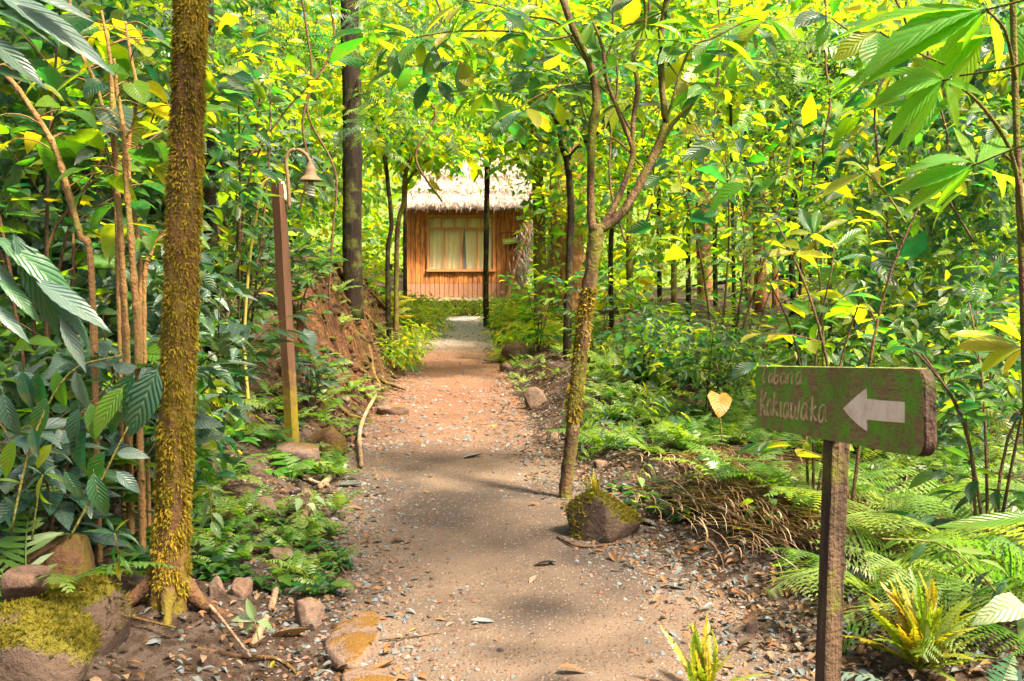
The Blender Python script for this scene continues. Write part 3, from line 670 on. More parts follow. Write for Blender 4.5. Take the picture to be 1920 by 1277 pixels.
    for p_ in bd.data.polygons:
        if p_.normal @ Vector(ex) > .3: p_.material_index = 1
    def onb(zx, zy, h=.0015):                       # a point of the board's face, measured in the photograph
        px, py = 1400 + zx / 5.333, 670 + zy / 5.333; d = P(px, py, 2.0) - [0, 0, 1.5]; o0 = np.array([0, 0, 1.5]); k = np.dot(A_ - o0, nrm) / np.dot(d, nrm)
        return o0 + d * k + nrm * h
    n = N('pale carved paint'); oc = n.coord(); M['arrow'] = n.done(n.princ(n.mix(n.ramp(n.noise(oc, 22, 5, .7), [(.42, 0.0), (.7, .8)]), (.82, .68, .48), (.60, .42, .25)), .8, n.bump(n.noise(oc, 60, 4), .4, .004), .2))
    n = N('worn letter paint'); oc = n.coord(); M['letter'] = n.done(n.princ(n.mix(n.ramp(n.noise(oc, 45, 5, .7), [(.40, 0.0), (.60, .85)]), (.62, .44, .22), (.26, .19, .06)), .8))
    poly = [(975, 510), (1035, 455), (1110, 385), (1200, 315), (1205, 415), (1320, 428), (1582, 447), (1580, 655), (1400, 642), (1205, 622), (1207, 735), (1130, 680), (1040, 595)]
    k = len(poly); V = [onb(*p, .003) for p in poly] + [onb(*p, -.001) for p in poly]; cpt = [onb(1150, 520, .003)]
    V += cpt; T = [(2 * k, (j + 1) % k, j) for j in range(k)] + [(j, (j + 1) % k, k + (j + 1) % k) for j in range(k)] + [(j, k + (j + 1) % k, k + j) for j in range(k)]
    build('arrow', np.array(V) - og, T, 'arrow', np.zeros((len(V), 2)), parent=t, smooth=False)
    G = {'a': [[(.9, .1), (.5, .0), (.12, .45), (.1, .85), (.4, 1), (.8, .6), (.9, .1)], [(.9, .05), (.85, .6), (1, 1)]],
         'C': [[(1, .08), (.7, 0), (.3, .3), (.08, .7), (.15, .95), (.5, 1)]],
         'b': [[(.35, 0), (.2, .5), (.1, .95)], [(.1, .95), (.6, 1), (.95, .75), (.8, .5), (.2, .62)]],
         'n': [[(.2, .1), (.12, 1)], [(.15, .4), (.6, .05), (.85, .2), (.8, .8), (1, 1)]],
         'K': [[(.25, 0), (.15, .5), (.05, 1)], [(1, .14), (.5, .45), (.2, .55), (.55, .7), (.8, 1)]],
         'k': [[(.35, 0), (.25, .5), (.1, 1)], [(.95, .38), (.3, .62), (.95, 1)]],
         'i': [[(.5, .32), (.45, .9), (.8, 1)], [(.6, .0), (.58, .06)]],
         'w': [[(.15, .1), (.1, .7), (.25, 1), (.5, .6), (.55, .3)], [(.5, .6), (.55, .95), (.75, .9), (.95, .0)]]}
    def letter(ch, x0, y0, x1, y1, wd):
        a = Acc()
        for st_ in G[ch]:
            c = cat([(p[0], p[1], 0) for p in st_], max(4, len(st_) * 3)) if len(st_) > 1 else None; q = np.array([(x0 + (x1 - x0) * p[0], y0 + (y1 - y0) * p[1]) for p in c])
            d = np.gradient(q, axis=0); d /= np.linalg.norm(d, axis=1)[:, None] + 1e-9; nn = np.stack([-d[:, 1] * .55, d[:, 0] * 1.0], 1)
            nn *= wd * (1 + .25 * np.sin(np.arange(len(q)) * 2.1 + x0))[:, None]
            V = [onb(*(p + s_), .0022) for p, s_ in zip(q, nn)] + [onb(*(p - s_), .0022) for p, s_ in zip(q, nn)] + [onb(*(p + s_), -.001) for p, s_ in zip(q, nn)] + [onb(*(p - s_), -.001) for p, s_ in zip(q, nn)]
            k = len(q); T = []
            for j in range(k - 1):
                for aa, bb in ((0, k), (2 * k, 0), (k, 3 * k)): T += [(aa + j, aa + j + 1, bb + j + 1), (aa + j, bb + j + 1, bb + j)]
            a.add(np.array(V), T)
        a.out('letter', 'letter', t, og, smooth=False)
    for a in (('C', 165, 90, 215, 250), ('a', 222, 165, 266, 256), ('b', 272, 100, 322, 262), ('a', 340, 160, 396, 264), ('n', 406, 150, 466, 266), ('a', 494, 150, 552, 270)): letter(*a, 10)
    for a in (('K', 140, 310, 202, 582), ('a', 205, 422, 252, 582), ('k', 262, 348, 320, 588), ('i', 328, 372, 362, 600), ('a', 370, 452, 424, 608), ('w', 436, 432, 540, 616), ('a', 545, 462, 610, 626), ('k', 640, 388, 706, 640), ('a', 720, 478, 796, 648)): letter(*a, 11)
sign()

# ================================================================== GARDEN LAMP
def lamp():
    Y = 8.3; b = gx(546, Y); t = thing('garden_lamp', 'square wooden lamp post carrying a rusty bell shade with a spiral bulb', 'lamp', b); og = b
    top = P(522, 345, Y); V = []; T = []; k = 9; g = np.random.default_rng(4)
    for i in range(k):
        u = i / (k - 1); c = (b - [0, 0, .1]) * (1 - u) + top * u; s = .042
        for (x, y) in ((-1, -1), (.8, -1.1), (1, -.8), (1, 1), (-1, 1)): 
            a = R(-22); xx = x * s + g.normal(0, .0015); yy = y * s; V.append(c + [xx * math.cos(a) - yy * math.sin(a), xx * math.sin(a) + yy * math.cos(a), 0])
    for i in range(k - 1):
        for j in range(5): q = i * 5 + j; q2 = i * 5 + (j + 1) % 5; T += [(q, q2, q2 + 5), (q, q2 + 5, q + 5)]
    e = (k - 1) * 5; T += [(e, e + 1, e + 2), (e, e + 2, e + 3), (e, e + 3, e + 4)]
    n = N('lamp post wood'); oc = n.coord(); f = n.noise(n.mapv(oc, (1, 1, .08)), 24, 5, .7); col = n.mix(f, (.055, .028, .018), (.17, .08, .042))
    sx = n.new('ShaderNodeSeparateXYZ'); n.l(oc, sx.inputs[0]); lo = n.ramp(n.math('ADD', n.math('MULTIPLY', sx.outputs[2], .5), n.math('MULTIPLY', n.noise(oc, 7, 4), .6)), [(.42, .9), (.62, 0.0)])
    col = n.mix(lo, col, n.mix(n.noise(oc, 30, 3), (.16, .13, .012), (.34, .26, .02))); M['lamp_post'] = n.done(n.princ(col, .8, n.bump(f, .5, .01), .25))
    build('post', np.array(V) - og, T, 'lamp_post', np.zeros((len(V), 2)), parent=t, smooth=False)
    n = N('rusty painted metal'); oc = n.coord(); M['metal'] = n.done(n.princ(n.mix(n.ramp(n.noise(oc, 40, 4), [(.45, 0.0), (.65, 1.0)]), (.24, .18, .10), (.28, .12, .05)), .6, None, .4))
    n = N('bulb glass'); M['bulb'] = n.done(n.princ((.62, .60, .50), .35, None, .5))
    n = N('hose'); M['hose'] = n.done(n.princ(n.mix(n.noise(n.coord(), 20, 3), (.28, .22, .03), (.38, .3, .08)), .7))
    def tb(name, pts, mat, n_=20, s_=8, parent=t): v, f = px_tube(pts, Y, n_, s_, 0); return build(name, v - og, f, mat, np.zeros((len(v), 2)), parent=parent)
    tb('pipe', [(543, 392, 7), (541, 350, 7), (537, 310, 7), (538, 292, 7), (546, 282, 7), (560, 281, 7), (573, 289, 7), (580, 300, 7), (581.5, 306, 7.5)], 'metal', 40)
    tb('conduit', [(466, 760, 7), (461, 700, 7), (458, 640, 6), (462, 560, 6), (470, 470, 6), (480, 410, 6), (489, 355, 6), (500, 338, 6), (515, 334, 6), (528, 340, 6)], 'hose', 50)
    tb('cable', [(466, 762, 6), (468, 800, 5), (470, 840, 5)], 'metal', 8)
    for q in range(3): tb('cable', [(527 + q * 2, 340, 3), (530 + q * 2.5, 352, 3), (532 + q * 2.5, 365, 3), (536 + q, 376, 3)], 'bulb', 10)
    c = P(582.5, 336, Y) - og; pxm = Y / F
    def lathe(name, prof, mat, sd=28, parent=t, dy=0):
        V = []; T = []
        for r_, z in prof:
            for j in range(sd): a = j / sd * 2 * math.pi; V.append((c[0] + r_ * pxm * math.cos(a), c[1] + r_ * pxm * math.sin(a), c[2] + z * pxm))
        for i in range(len(prof) - 1):
            for j in range(sd): q = i * sd + j; q2 = i * sd + (j + 1) % sd; T += [(q, q2, q2 + sd), (q, q2 + sd, q + sd)]
        return build(name, V, T, mat, np.zeros((len(V), 2)), parent=parent)
    sh = lathe('shade', [(.5, 32), (5, 31), (6, 29), (6, 27), (7, 26), (7.5, 23), (9.5, 21), (10, 16), (11.5, 8), (13, 6), (18, 2), (23, -2.5), (22.5, -3.5), (17.5, .8), (12, 4), (10, 8), (9, 15), (.5, 20)], 'metal')
    lathe('socket', [(5, 18), (5, 2), (5.6, 1), (5.6, -8), (4, -9), (.3, -9)], 'metal', 16)
    pts = []; 
    for k in range(70): u = k / 69; a = u * 2 * math.pi * 4.5; r_ = 5.6 * (1 - .1 * u); pts.append(c + np.array([r_ * math.cos(a), r_ * math.sin(a), -10 - 23 * u]) * pxm)
    v, f = tube(pts, 2.1 * pxm, 140, 7, 0); build('bulb', v, f, 'bulb', np.zeros((len(v), 2)), parent=t)
lamp()

# ================================================================== TREES
def rootflare(t, b, r, g, n=5, mat='bark_base', ln=.45):
    for k in range(n):
        a = 6.283 * (k + g.uniform(-.25, .25)) / n; L = ln * g.uniform(.6, 1.2); pts = []
        for u in (0, .3, .6, 1): x = b[0] + math.cos(a + u * .3) * L * u; y = b[1] + math.sin(a + u * .3) * L * u; pts.append((x - b[0], y - b[1], gz(x, y) - b[2] + (.17 * (1 - u) ** 2.2 - .03 * u)))
        v, f = tube(pts, [r * .62, r * .42, r * .26, r * .1], 10, 7, .05, k); build('root', v, f, mat, np.zeros((len(v), 2)), parent=t)
def crown(t, og, ells, n, size, mat, seed, tpl='small', clump=.35, per=14, **kw):
    g = np.random.default_rng(seed); V, T, U, I = cloud(g, ells, n, size, tpl, clump, per, **kw); o = build('crown', V - og, T, mat, U, I, parent=t); o['kind'] = 'stuff'; return o
def mossy_tree():
    Y = 4.15; b = gx(312, Y); t = thing('mossy_tree', 'tree trunk thickly furred with golden moss beside the path', 'tree', b); g = np.random.default_rng(21)
    px = [(300, 1235, 104), (309, 1190, 84), (316, 1100, 70), (321, 1000, 62), (328, 850, 60), (335, 680, 58), (341, 500, 58), (348, 300, 56), (355, 120, 54), (358, -60, 54), (366, -500, 58), (380, -1100, 50)]
    c = np.array([P(p[0], p[1], Y) for p in px]); r = np.array([p[2] / 2 / F * Y for p in px]); c[0][2] -= .1
    v, f = tube(c - b, r, 70, 22, .035, 1); build('trunk', v, f, 'bark_moss', np.zeros((len(v), 2)), parent=t)
    rootflare(t, b, .085, g, 4, ln=.3)
    q = cat(np.hstack([c, r[:, None]]), 300); n = 46000
    z = g.random(n); z = z * .80 + .03; i = (z * 299).astype(int)
    a = g.uniform(0, 6.283, n); keep = noise(a * 1.3, z * 26, 1.5, 3) + 1.1 * ss(.02, .30, z) > .66; i = i[keep]; a = a[keep]; n = len(i)
    tuft = noise(a * 2.1, i * .11, 2.6, 2)
    nd = np.stack([np.cos(a), np.sin(a), np.zeros(n)], 1); p = q[i, :3] + nd * q[i, 3:4] * .97
    L = g.uniform(.005, .024, n) * (1 + .8 * np.clip(tuft, -.5, 1)); d = nd * 1.0 + np.stack([g.normal(0, .7, n), g.normal(0, .7, n), g.normal(-.35, .7, n)], 1); d /= np.linalg.norm(d, axis=1)[:, None]
    s = np.cross(d, g.normal(0, 1, (n, 3))); s /= np.linalg.norm(s, axis=1)[:, None]; wv = s * (L * .13)[:, None]
    m = p + d * (L * .55)[:, None]; e = p + (d * .9 + [0, 0, -.35]) * L[:, None]
    W = np.stack([p - wv * .6, p + wv * .6, m + wv, m - wv, e], 1) - b; tr = (np.array([(0, 1, 2), (0, 2, 3), (3, 2, 4)])[None] + (np.arange(n) * 5)[:, None, None]).reshape(-1, 3)
    tt = np.repeat(np.clip(.5 + .35 * tuft + g.normal(0, .18, n), 0, .999), 5)
    build('moss', W.reshape(-1, 3), tr, 'moss', W.reshape(-1, 3)[:, :2], tt, parent=t, kind='stuff')
    crown(t, b, [(b[0] + .2, b[1] + .8, 7.6, 2.0, 1.8, 1.0)], 1500, .2, 'mid', 3)
mossy_tree()

def dark_tree(label, pts, Y, mat='bark_dark', cr=None, seed=0, group=None, sides=12, rough=.05, name='tree', n=30, cmat='mid', csize=.16, cn=1500, roots=0, tpl='small', clump=.35, branches=()):
    x0 = P(pts[0][0], pts[0][1], Y); b = np.array([x0[0], Y, gz(x0[0], Y)]); t = thing(name, label, 'tree', b, group)
    c = [P(p[0], p[1], Y) for p in pts]; r = [p[2] / 2 / F * Y for p in pts]
    c[0][2] = min(c[0][2], b[2] - .05) if pts[0][1] > 0 else c[0][2]
    v, f = tube(np.array(c) - b, r, n, sides, rough, seed); build('trunk', v, f, mat, np.zeros((len(v), 2)), parent=t)
    for k, bp in enumerate(branches):
        v, f = px_tube(bp, Y, 16, 7, rough, seed + k); build('branch', v - b, f, mat, np.zeros((len(v), 2)), parent=t)
    if roots: rootflare(t, b, r[0], np.random.default_rng(seed), roots, mat)
    if cr:
        E = [(*P(e[0], e[1], e[2]), e[3], e[4], e[5]) for e in cr]; crown(t, b, E, cn, csize, cmat, seed + 5, tpl, clump)
    return t, b
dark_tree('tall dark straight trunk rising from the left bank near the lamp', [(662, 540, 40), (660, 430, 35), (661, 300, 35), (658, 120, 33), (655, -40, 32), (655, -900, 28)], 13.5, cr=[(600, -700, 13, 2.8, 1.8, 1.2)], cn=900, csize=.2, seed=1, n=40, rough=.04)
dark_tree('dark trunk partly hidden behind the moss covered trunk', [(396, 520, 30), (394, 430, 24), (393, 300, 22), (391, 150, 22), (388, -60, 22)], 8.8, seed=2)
# the slender forked tree right of the path
def forked():
    Y = 6.75; b = gx(1060, Y); t = thing('forked_tree', 'slender forked tree leaning over the right edge of the path', 'tree', b); g = np.random.default_rng(31)
    def br(name, pts, s=9, n=30, ro=.07): v, f = px_tube(pts, Y, n, s, ro, len(pts)); build(name, v - b, f, 'bark', np.zeros((len(v), 2)), parent=t)
    br('trunk', [(1059, 945, 25), (1062, 900, 24), (1071, 830, 26), (1079, 740, 27), (1090, 650, 29), (1100, 570, 29), (1110, 500, 27), (1117, 445, 30), (1118, 420, 26)], 12, 50, .06)
    B = [[(1114, 440, 20), (1108, 400, 15), (1108, 330, 14), (1110, 250, 16), (1119, 180, 16), (1103, 110, 13), (1078, 60, 13), (1055, 0, 11), (1040, -50, 10)],
         [(1120, 432, 22), (1150, 415, 18), (1180, 380, 17), (1212, 320, 17), (1240, 262, 18), (1246, 220, 14), (1240, 150, 13), (1240, 60, 13), (1252, -10, 12), (1262, -80, 10)],
         [(1124, 428, 13), (1142, 405, 12), (1168, 350, 11), (1187, 290, 11), (1180, 260, 9), (1160, 210, 8), (1138, 150, 7), (1130, 90, 6), (1112, 40, 5)],
         [(1187, 290, 9), (1187, 230, 8), (1196, 160, 9), (1188, 110, 7), (1210, 50, 6), (1205, -20, 5)],
         [(1240, 262, 12), (1262, 232, 9), (1284, 208, 8), (1300, 192, 7)],
         [(1116, 178, 6), (1090, 72, 6), (1030, 75, 5), (970, 60, 4), (900, 58, 4), (840, 60, 3), (780, 70, 3)],
         [(1103, 120, 6), (1050, 45, 5), (990, 30, 4), (930, 10, 3), (870, 0, 3)],
         [(1119, 150, 5), (1160, 60, 5), (1200, 40, 4), (1250, 20, 3)],
         [(1246, 240, 5), (1290, 100, 5), (1340, 70, 4), (1400, 40, 3), (1440, 35, 3)],
         [(1187, 250, 4), (1130, 165, 4), (1060, 160, 4), (1000, 185, 3), (950, 220, 3)],
         [(1212, 320, 5), (1150, 260, 4), (1100, 280, 3)], [(1240, 100, 4), (1280, 150, 3), (1330, 165, 2)], [(1108, 250, 4), (1070, 150, 4), (1030, 175, 3), (980, 210, 2)]]
    for k, p in enumerate(B): br('branch', p, 8 if k < 4 else 5, 26)
    # whorls of leaves at the twig ends: (px, py, depth offset, number, leaf length in px)
    W = [(700, 62, -.1, 4, 85), (740, 80, .1, 5, 80), (790, 72, 0, 6, 75), (770, 120, .2, 5, 70), (850, 62, -.1, 5, 75), (900, 58, .2, 5, 70), (870, 4, 0, 6, 85), (930, 12, -.2, 6, 85), (985, 32, .2, 5, 70), (1000, 70, 0, 4, 60), (1030, 20, .2, 5, 60),
         (915, 170, .1, 7, 70), (950, 215, 0, 6, 62), (985, 205, -.2, 6, 62), (1035, 175, .1, 6, 62), (1060, 158, .3, 4, 55), (1100, 278, .3, 4, 46), (1130, 90, .1, 4, 55), (1112, 35, -.1, 5, 70), (1205, -10, .2, 5, 80), (1210, 50, -.2, 5, 70),
         (1250, 18, .2, 5, 80), (1290, 98, .1, 5, 75), (1330, 165, 0, 6, 70), (1340, 68, -.1, 5, 85), (1400, 40, .2, 6, 80), (1440, 33, 0, 6, 90), (1262, -60, 0, 7, 90), (1180, 190, .3, 4, 60), (1280, 150, .3, 4, 60), (1160, 120, -.3, 5, 60), (1380, 110, .3, 5, 60), (820, 140, .4, 5, 60), (860, 110, .2, 5, 70), (1000, 130, .3, 5, 60), (1055, 95, .4, 5, 70)]
    for (px, py, dy, n_, L) in W:
        c = P(px, py, Y + dy); a0 = g.uniform(0, 6.28); l = L * 1.15 / F * (Y + dy)
        for k in range(n_):
            a = a0 + 6.283 * k / n_ + g.normal(0, .25); d = np.array([math.cos(a), math.sin(a) * .8, g.uniform(-.75, .1)]); d /= np.linalg.norm(d)
            st = c + d * .02 + g.normal(0, .012, 3)
            leafobj(t, st, st + d * l * g.uniform(.7, 1.15), 'obov', 'bright' if g.random() < .6 else 'mid', g, org=b, up=(g.normal(0, .35), g.normal(-.25, .35), 1))
    g2 = np.random.default_rng(32); n = 260                     # small ferny moss hanging on the trunk's left side
    crown(t, b, [(b[0] + .4, b[1] + .6, 5.6, 1.4, 1.3, .6)], 500, .2, 'bright', 4)
    c = cat(np.array([P(p[0], p[1], Y) for p in ((1105, 540), (1100, 570), (1095, 600), (1090, 650), (1079, 740), (1075, 790))]), 100); n = 2600; i = (g2.random(n) ** 1.1 * 99).astype(int); a = g2.uniform(0, 6.283, n)
    nd = np.stack([np.cos(a), np.sin(a), 0 * a], 1); p = c[i] + nd * .047; d = nd + np.stack([g2.normal(0, .5, n), g2.normal(0, .5, n), g2.normal(-.7, .4, n)], 1); L = g2.uniform(.006, .018, n)[:, None]; wv = np.cross(d, g2.normal(0, 1, (n, 3))) * L * .2
    Wv = (np.stack([p - wv, p + wv, p + d * L], 1) - b).reshape(-1, 3); build('moss', Wv, np.arange(3 * n).reshape(-1, 3), 'moss', Wv[:, :2], np.repeat(g2.random(n), 3), parent=t, kind='stuff')
forked()
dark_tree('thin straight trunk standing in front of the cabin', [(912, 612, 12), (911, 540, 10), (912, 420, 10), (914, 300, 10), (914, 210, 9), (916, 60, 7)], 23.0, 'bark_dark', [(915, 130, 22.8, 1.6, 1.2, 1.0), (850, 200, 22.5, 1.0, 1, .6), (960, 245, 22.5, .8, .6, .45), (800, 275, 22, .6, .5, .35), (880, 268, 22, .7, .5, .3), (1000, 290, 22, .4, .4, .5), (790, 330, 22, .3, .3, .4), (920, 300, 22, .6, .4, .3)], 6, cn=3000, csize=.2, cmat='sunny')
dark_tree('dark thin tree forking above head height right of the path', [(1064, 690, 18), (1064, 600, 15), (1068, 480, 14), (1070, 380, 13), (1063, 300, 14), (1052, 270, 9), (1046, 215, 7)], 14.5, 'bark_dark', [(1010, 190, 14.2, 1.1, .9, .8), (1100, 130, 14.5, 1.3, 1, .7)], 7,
          cn=1500, csize=.16, branches=[[(1062, 302, 10), (1085, 275, 8), (1110, 258, 7), (1150, 225, 5), (1190, 190, 4)], [(1048, 240, 5), (1030, 205, 4), (1015, 180, 3)]])
dark_tree('ivy hung trunk just right of the cabin', [(1016, 560, 30), (1012, 480, 24), (1010, 380, 22), (1006, 280, 22), (1002, 150, 20), (1000, 0, 18)], 20.0, 'bark', [(1010, 200, 19.5, 1.2, 1, 1.0), (1022, 400, 19.6, .3, .3, 1.3), (990, 300, 19.5, .4, .4, .8)], 8, cn=1600, csize=.15, cmat='sunny')
dark_tree('thick reddish trunk standing behind the ivy hung trunk', [(1066, 560, 84), (1062, 480, 70), (1060, 380, 64), (1060, 260, 60), (1058, 120, 56), (1056, -60, 54)], 24.0, 'bark_red', [(1080, 20, 23, 1.2, 1.0, 1.0)], 9, sides=16, roots=4, cn=900, csize=.25, cmat='sunny')
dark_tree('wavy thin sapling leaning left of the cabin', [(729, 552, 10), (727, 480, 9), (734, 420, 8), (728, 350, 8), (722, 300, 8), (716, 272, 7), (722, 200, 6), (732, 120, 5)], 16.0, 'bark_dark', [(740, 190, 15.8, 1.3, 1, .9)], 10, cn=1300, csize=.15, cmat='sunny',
          branches=[[(724, 298, 5), (745, 280, 4), (765, 250, 3)], [(718, 275, 4), (705, 240, 3), (690, 210, 3)]])
dark_tree('crooked brown sapling against the left corner of the cabin', [(741, 500, 11), (745, 440, 9), (757, 380, 9), (760, 330, 8), (775, 280, 7), (790, 230, 5)], 17.5, 'bark', [(790, 240, 17.3, 1.2, .9, .7), (810, 290, 18, .8, .6, .35)], 11, cn=1100, csize=.18, cmat='sunny',
          branches=[[(758, 350, 7), (775, 325, 6), (795, 300, 10), (802, 290, 4)], [(760, 330, 4), (750, 290, 3), (742, 250, 3)]])
dark_tree('dark post like trunk touching the cabin corner', [(760, 530, 8), (759, 450, 7), (760, 390, 7), (762, 330, 6), (764, 250, 5)], 22.0, 'bark_dark', [(770, 220, 21.5, 1.2, 1, .8)], 12, cn=800, csize=.2, cmat='sunny')
# far trunks in the open wood on the right
FT_ = [(1290, 570, 9, 300, 19, 'bark_dark', 'dark slim trunk leaning in the airy wood left of the stout mottled trunk'), (1375, 600, 7, 300, 17, 'bark_dark', 'dark slim trunk standing just left of the twin far trunks'), (1555, 640, 8, 300, 16, 'bark_dark', 'dark slim trunk just right of the small leaved tree'), (1640, 650, 10, 280, 18, 'bark', 'mottled brown trunk rising beyond the middle of the sign'), (1800, 650, 9, 260, 15, 'bark_dark', 'dark slim trunk beyond the bracken at the right margin'), (1145, 560, 9, 330, 20, 'bark_dark', 'dark slim trunk tight beside the forked tree'),(1322, 600, 30, 560, 30, 'bark_red', 'stout mottled trunk in the far wood right of the path'), (1340, 605, 8, 300, 26, 'bark_dark', 'thin dark stem just right of the stout mottled trunk'),
       (1404, 625, 16, 380, 27, 'bark', 'first of two twin dark stumpy trunks in the far wood'), (1420, 622, 15, 420, 28, 'bark_dark', 'second of two twin dark stumpy trunks in the far wood'),
       (1452, 640, 11, 200, 25, 'bark_red', 'pale pinkish slim trunk beside the twin far trunks'), (1424, 210, 20, -60, 24, 'bark_red', 'orange brown trunk showing high among bright leaves'),
       (1262, 560, 10, 300, 27, 'bark', 'slim brown trunk among bright leaves right of the forked tree'), (1180, 560, 12, 330, 24, 'bark', 'slim trunk seen between the forks of the slender tree'),
       (1590, 640, 9, 300, 22, 'bark_red', 'reddish slim trunk right of the many stemmed small leaved tree'), (1700, 660, 10, 250, 20, 'bark', 'slim brown trunk above the right end of the sign'), (1235, 560, 8, 200, 28, 'bark_dark', 'dark wiry trunk beyond the forked tree')]
for k, (px, py, wpx, py2, Y, mt, lb) in enumerate(FT_):
    g = np.random.default_rng(k + 50); x = (px - 960) / F * Y; zb = gz(x, Y); pyb = 523 + (1.5 - zb) * F / Y
    dark_tree(lb, [(px + 2, pyb + 5, wpx * 1.2), (px, (pyb + py2) / 2, wpx), (px + g.normal(0, 6), min(py2, 250) + 40, wpx * .85), (px + g.normal(0, 14), min(py2, 250) - 350, wpx * .5)], Y, mt,
              [(px, min(py2, 250) - 120, Y, 2.6, 2.2, 1.6), (px + 60, 150, Y - 1, 1.6, 1.4, 1.2)] if px > 1300 else [(px + 30, 40, Y, 1.2, 1.0, .9)], 60 + k, cn=1300, csize=.22, cmat='sunny', clump=.5, roots=0, rough=.03)

# many stemmed small leaved tree on the right
def small_leaved():
    Y = 12.5; b = gx(1484, Y); t = thing('small_leaved_tree', 'dark small leaved tree with several thin upright stems', 'tree', b)
    for p in ([(1484, 650, 14), (1487, 560, 12), (1484, 450, 11), (1502, 330, 9), (1516, 200, 7), (1520, 90, 5)], [(1484, 480, 8), (1478, 420, 7), (1498, 300, 6), (1506, 200, 4)], [(1496, 640, 8), (1500, 540, 7), (1506, 430, 6), (1520, 350, 5), (1530, 260, 4)],
              [(1516, 200, 4), (1480, 170, 3), (1450, 130, 2)], [(1510, 300, 4), (1550, 260, 3), (1590, 210, 2)], [(1484, 440, 4), (1440, 380, 3), (1410, 330, 2)], [(1518, 180, 3), (1560, 120, 3), (1590, 70, 2)]):
        v, f = px_tube(p, Y, 22, 7, .05); build('stem', v - b, f, 'bark_dark', np.zeros((len(v), 2)), parent=t)
    E = [(*P(a, c, Y + d), *r) for a, c, d, r in ((1510, 140, 0, (.75, .6, .65)), (1470, 230, .2, (.5, .5, .4)), (1570, 250, .1, (.6, .5, .45)), (1540, 90, .3, (.6, .5, .5)), (1440, 350, 0, (.4, .4, .4)), (1500, 400, 0, (.4, .4, .3)), (1590, 130, 0, (.4, .4, .4)))]
    crown(t, b, E, 5200, .075, 'mid', 13, 'small', .16, 16)
small_leaved()

# overarching tree at the right margin with large bitten leaves in whorls
def big_leaf_tree():
    Y = 3.3; b = gx(1925, Y); t = thing('large_leaved_tree', 'tree with long bitten leaves in whorls hanging over the sign', 'tree', b); g = np.random.default_rng(41)
    for p in ([(1935, 1000, 22), (1925, 700, 18), (1916, 460, 15), (1908, 300, 13), (1902, 120, 13), (1898, -60, 12)], [(1925, 470, 9, 3.3), (1900, 300, 8, 3.2), (1850, 210, 7, 3.1), (1790, 155, 5, 3.0), (1765, 150, 4, 3.0)],
              [(1905, 150, 7, 3.3), (1885, 60, 6, 3.1), (1850, 18, 5, 2.9)], [(1915, 330, 6, 3.3), (1880, 290, 5, 3.2), (1820, 310, 4, 3.1)], [(1990, 90, 6, 2.7), (1900, 125, 5, 2.8), (1800, 142, 4, 3.0)], [(1960, -10, 5, 2.8), (1850, 18, 4, 2.9)], [(1990, 250, 5, 2.8), (1900, 280, 4, 3.0), (1825, 310, 4, 3.1)],
              [(1650, 60, 4, 3.6), (1700, 90, 4, 3.5), (1770, 120, 5, 3.2)], [(1560, 35, 3, 3.6), (1600, 60, 4, 3.6), (1650, 60, 4, 3.6)]):
        v, f = px_tube(p, Y, 24, 8, .05); build('branch' if p[0][0] < 1930 or p[0][1] < 400 else 'trunk', v - b, f, 'bark', np.zeros((len(v), 2)), parent=t)
    L = [  # base px, tip px: long leaves
        ((1848, 18), (1545, 15)), ((1848, 18), (1590, 55)), ((1848, 20), (1610, 120)), ((1848, 22), (1670, 108)), ((1848, 20), (1735, 115)), ((1848, 22), (1800, 92)), ((1850, 15), (1700, -60)), ((1852, 15), (1780, -90)), ((1850, 22), (1895, 120)),
        ((1768, 150), (1625, 195)), ((1768, 152), (1636, 245)), ((1766, 155), (1690, 278)), ((1770, 150), (1640, 150)), ((1770, 152), (1810, 240)), ((1772, 150), (1700, 90)), ((1770, 150), (1850, 175)), ((1768, 148), (1615, 100)),
        ((1825, 308), (1680, 400)), ((1824, 310), (1655, 360)), ((1826, 306), (1700, 270)), ((1828, 310), (1920, 232)), ((1828, 312), (1740, 395)), ((1828, 308), (1790, 230)), ((1830, 310), (1925, 330)),
        ((1650, 60), (1565, 90)), ((1650, 60), (1590, 25)), ((1650, 62), (1600, 115)), ((1648, 60), (1640, 130)), ((1560, 35), (1500, 12)), ((1560, 35), (1530, 80)), ((1560, 35), (1570, -20)), ((1700, 90), (1640, 60))]
    L += [((p[0] + g.uniform(-30, 40), p[1] + g.uniform(0, 60)), (q[0] + g.uniform(-40, 70), q[1] + g.uniform(20, 110))) for p, q in L[:24:2]]
    for k, (p, q) in enumerate(L):
        d = g.normal(0, .10); y0 = 2.95 if k < 9 else (3.0 if k < 17 else (3.1 if k < 24 else 3.6 if k < 32 else 3.5))
        long_ = math.hypot(p[0] - q[0], p[1] - q[1]) > 120
        leafobj(t, P(p[0], p[1], y0), P(q[0], q[1], y0 + d), 'big' if long_ or k < 24 else 'obov', 'eaten' if k < 24 or k > 31 else 'bright', g, org=b, up=(g.normal(-.1, .25), g.normal(-.75, .3), 1))
    crown(t, b, [(1.3, 2.3, 6.0, 1.6, 1.4, .8), (2.5, 3.4, 5.6, 1.2, 1.1, .7), (.2, 1.6, 6.6, 1.3, 1.0, .6)], 1700, .2, 'mid', 45)  # unseen leaves over the viewpoint, added to shade the near path and left ground
big_leaf_tree()

# ================================================================== SHRUBS AND SAPLINGS, near ones leaf by leaf
def G_(px, Y): return gx(px, Y)
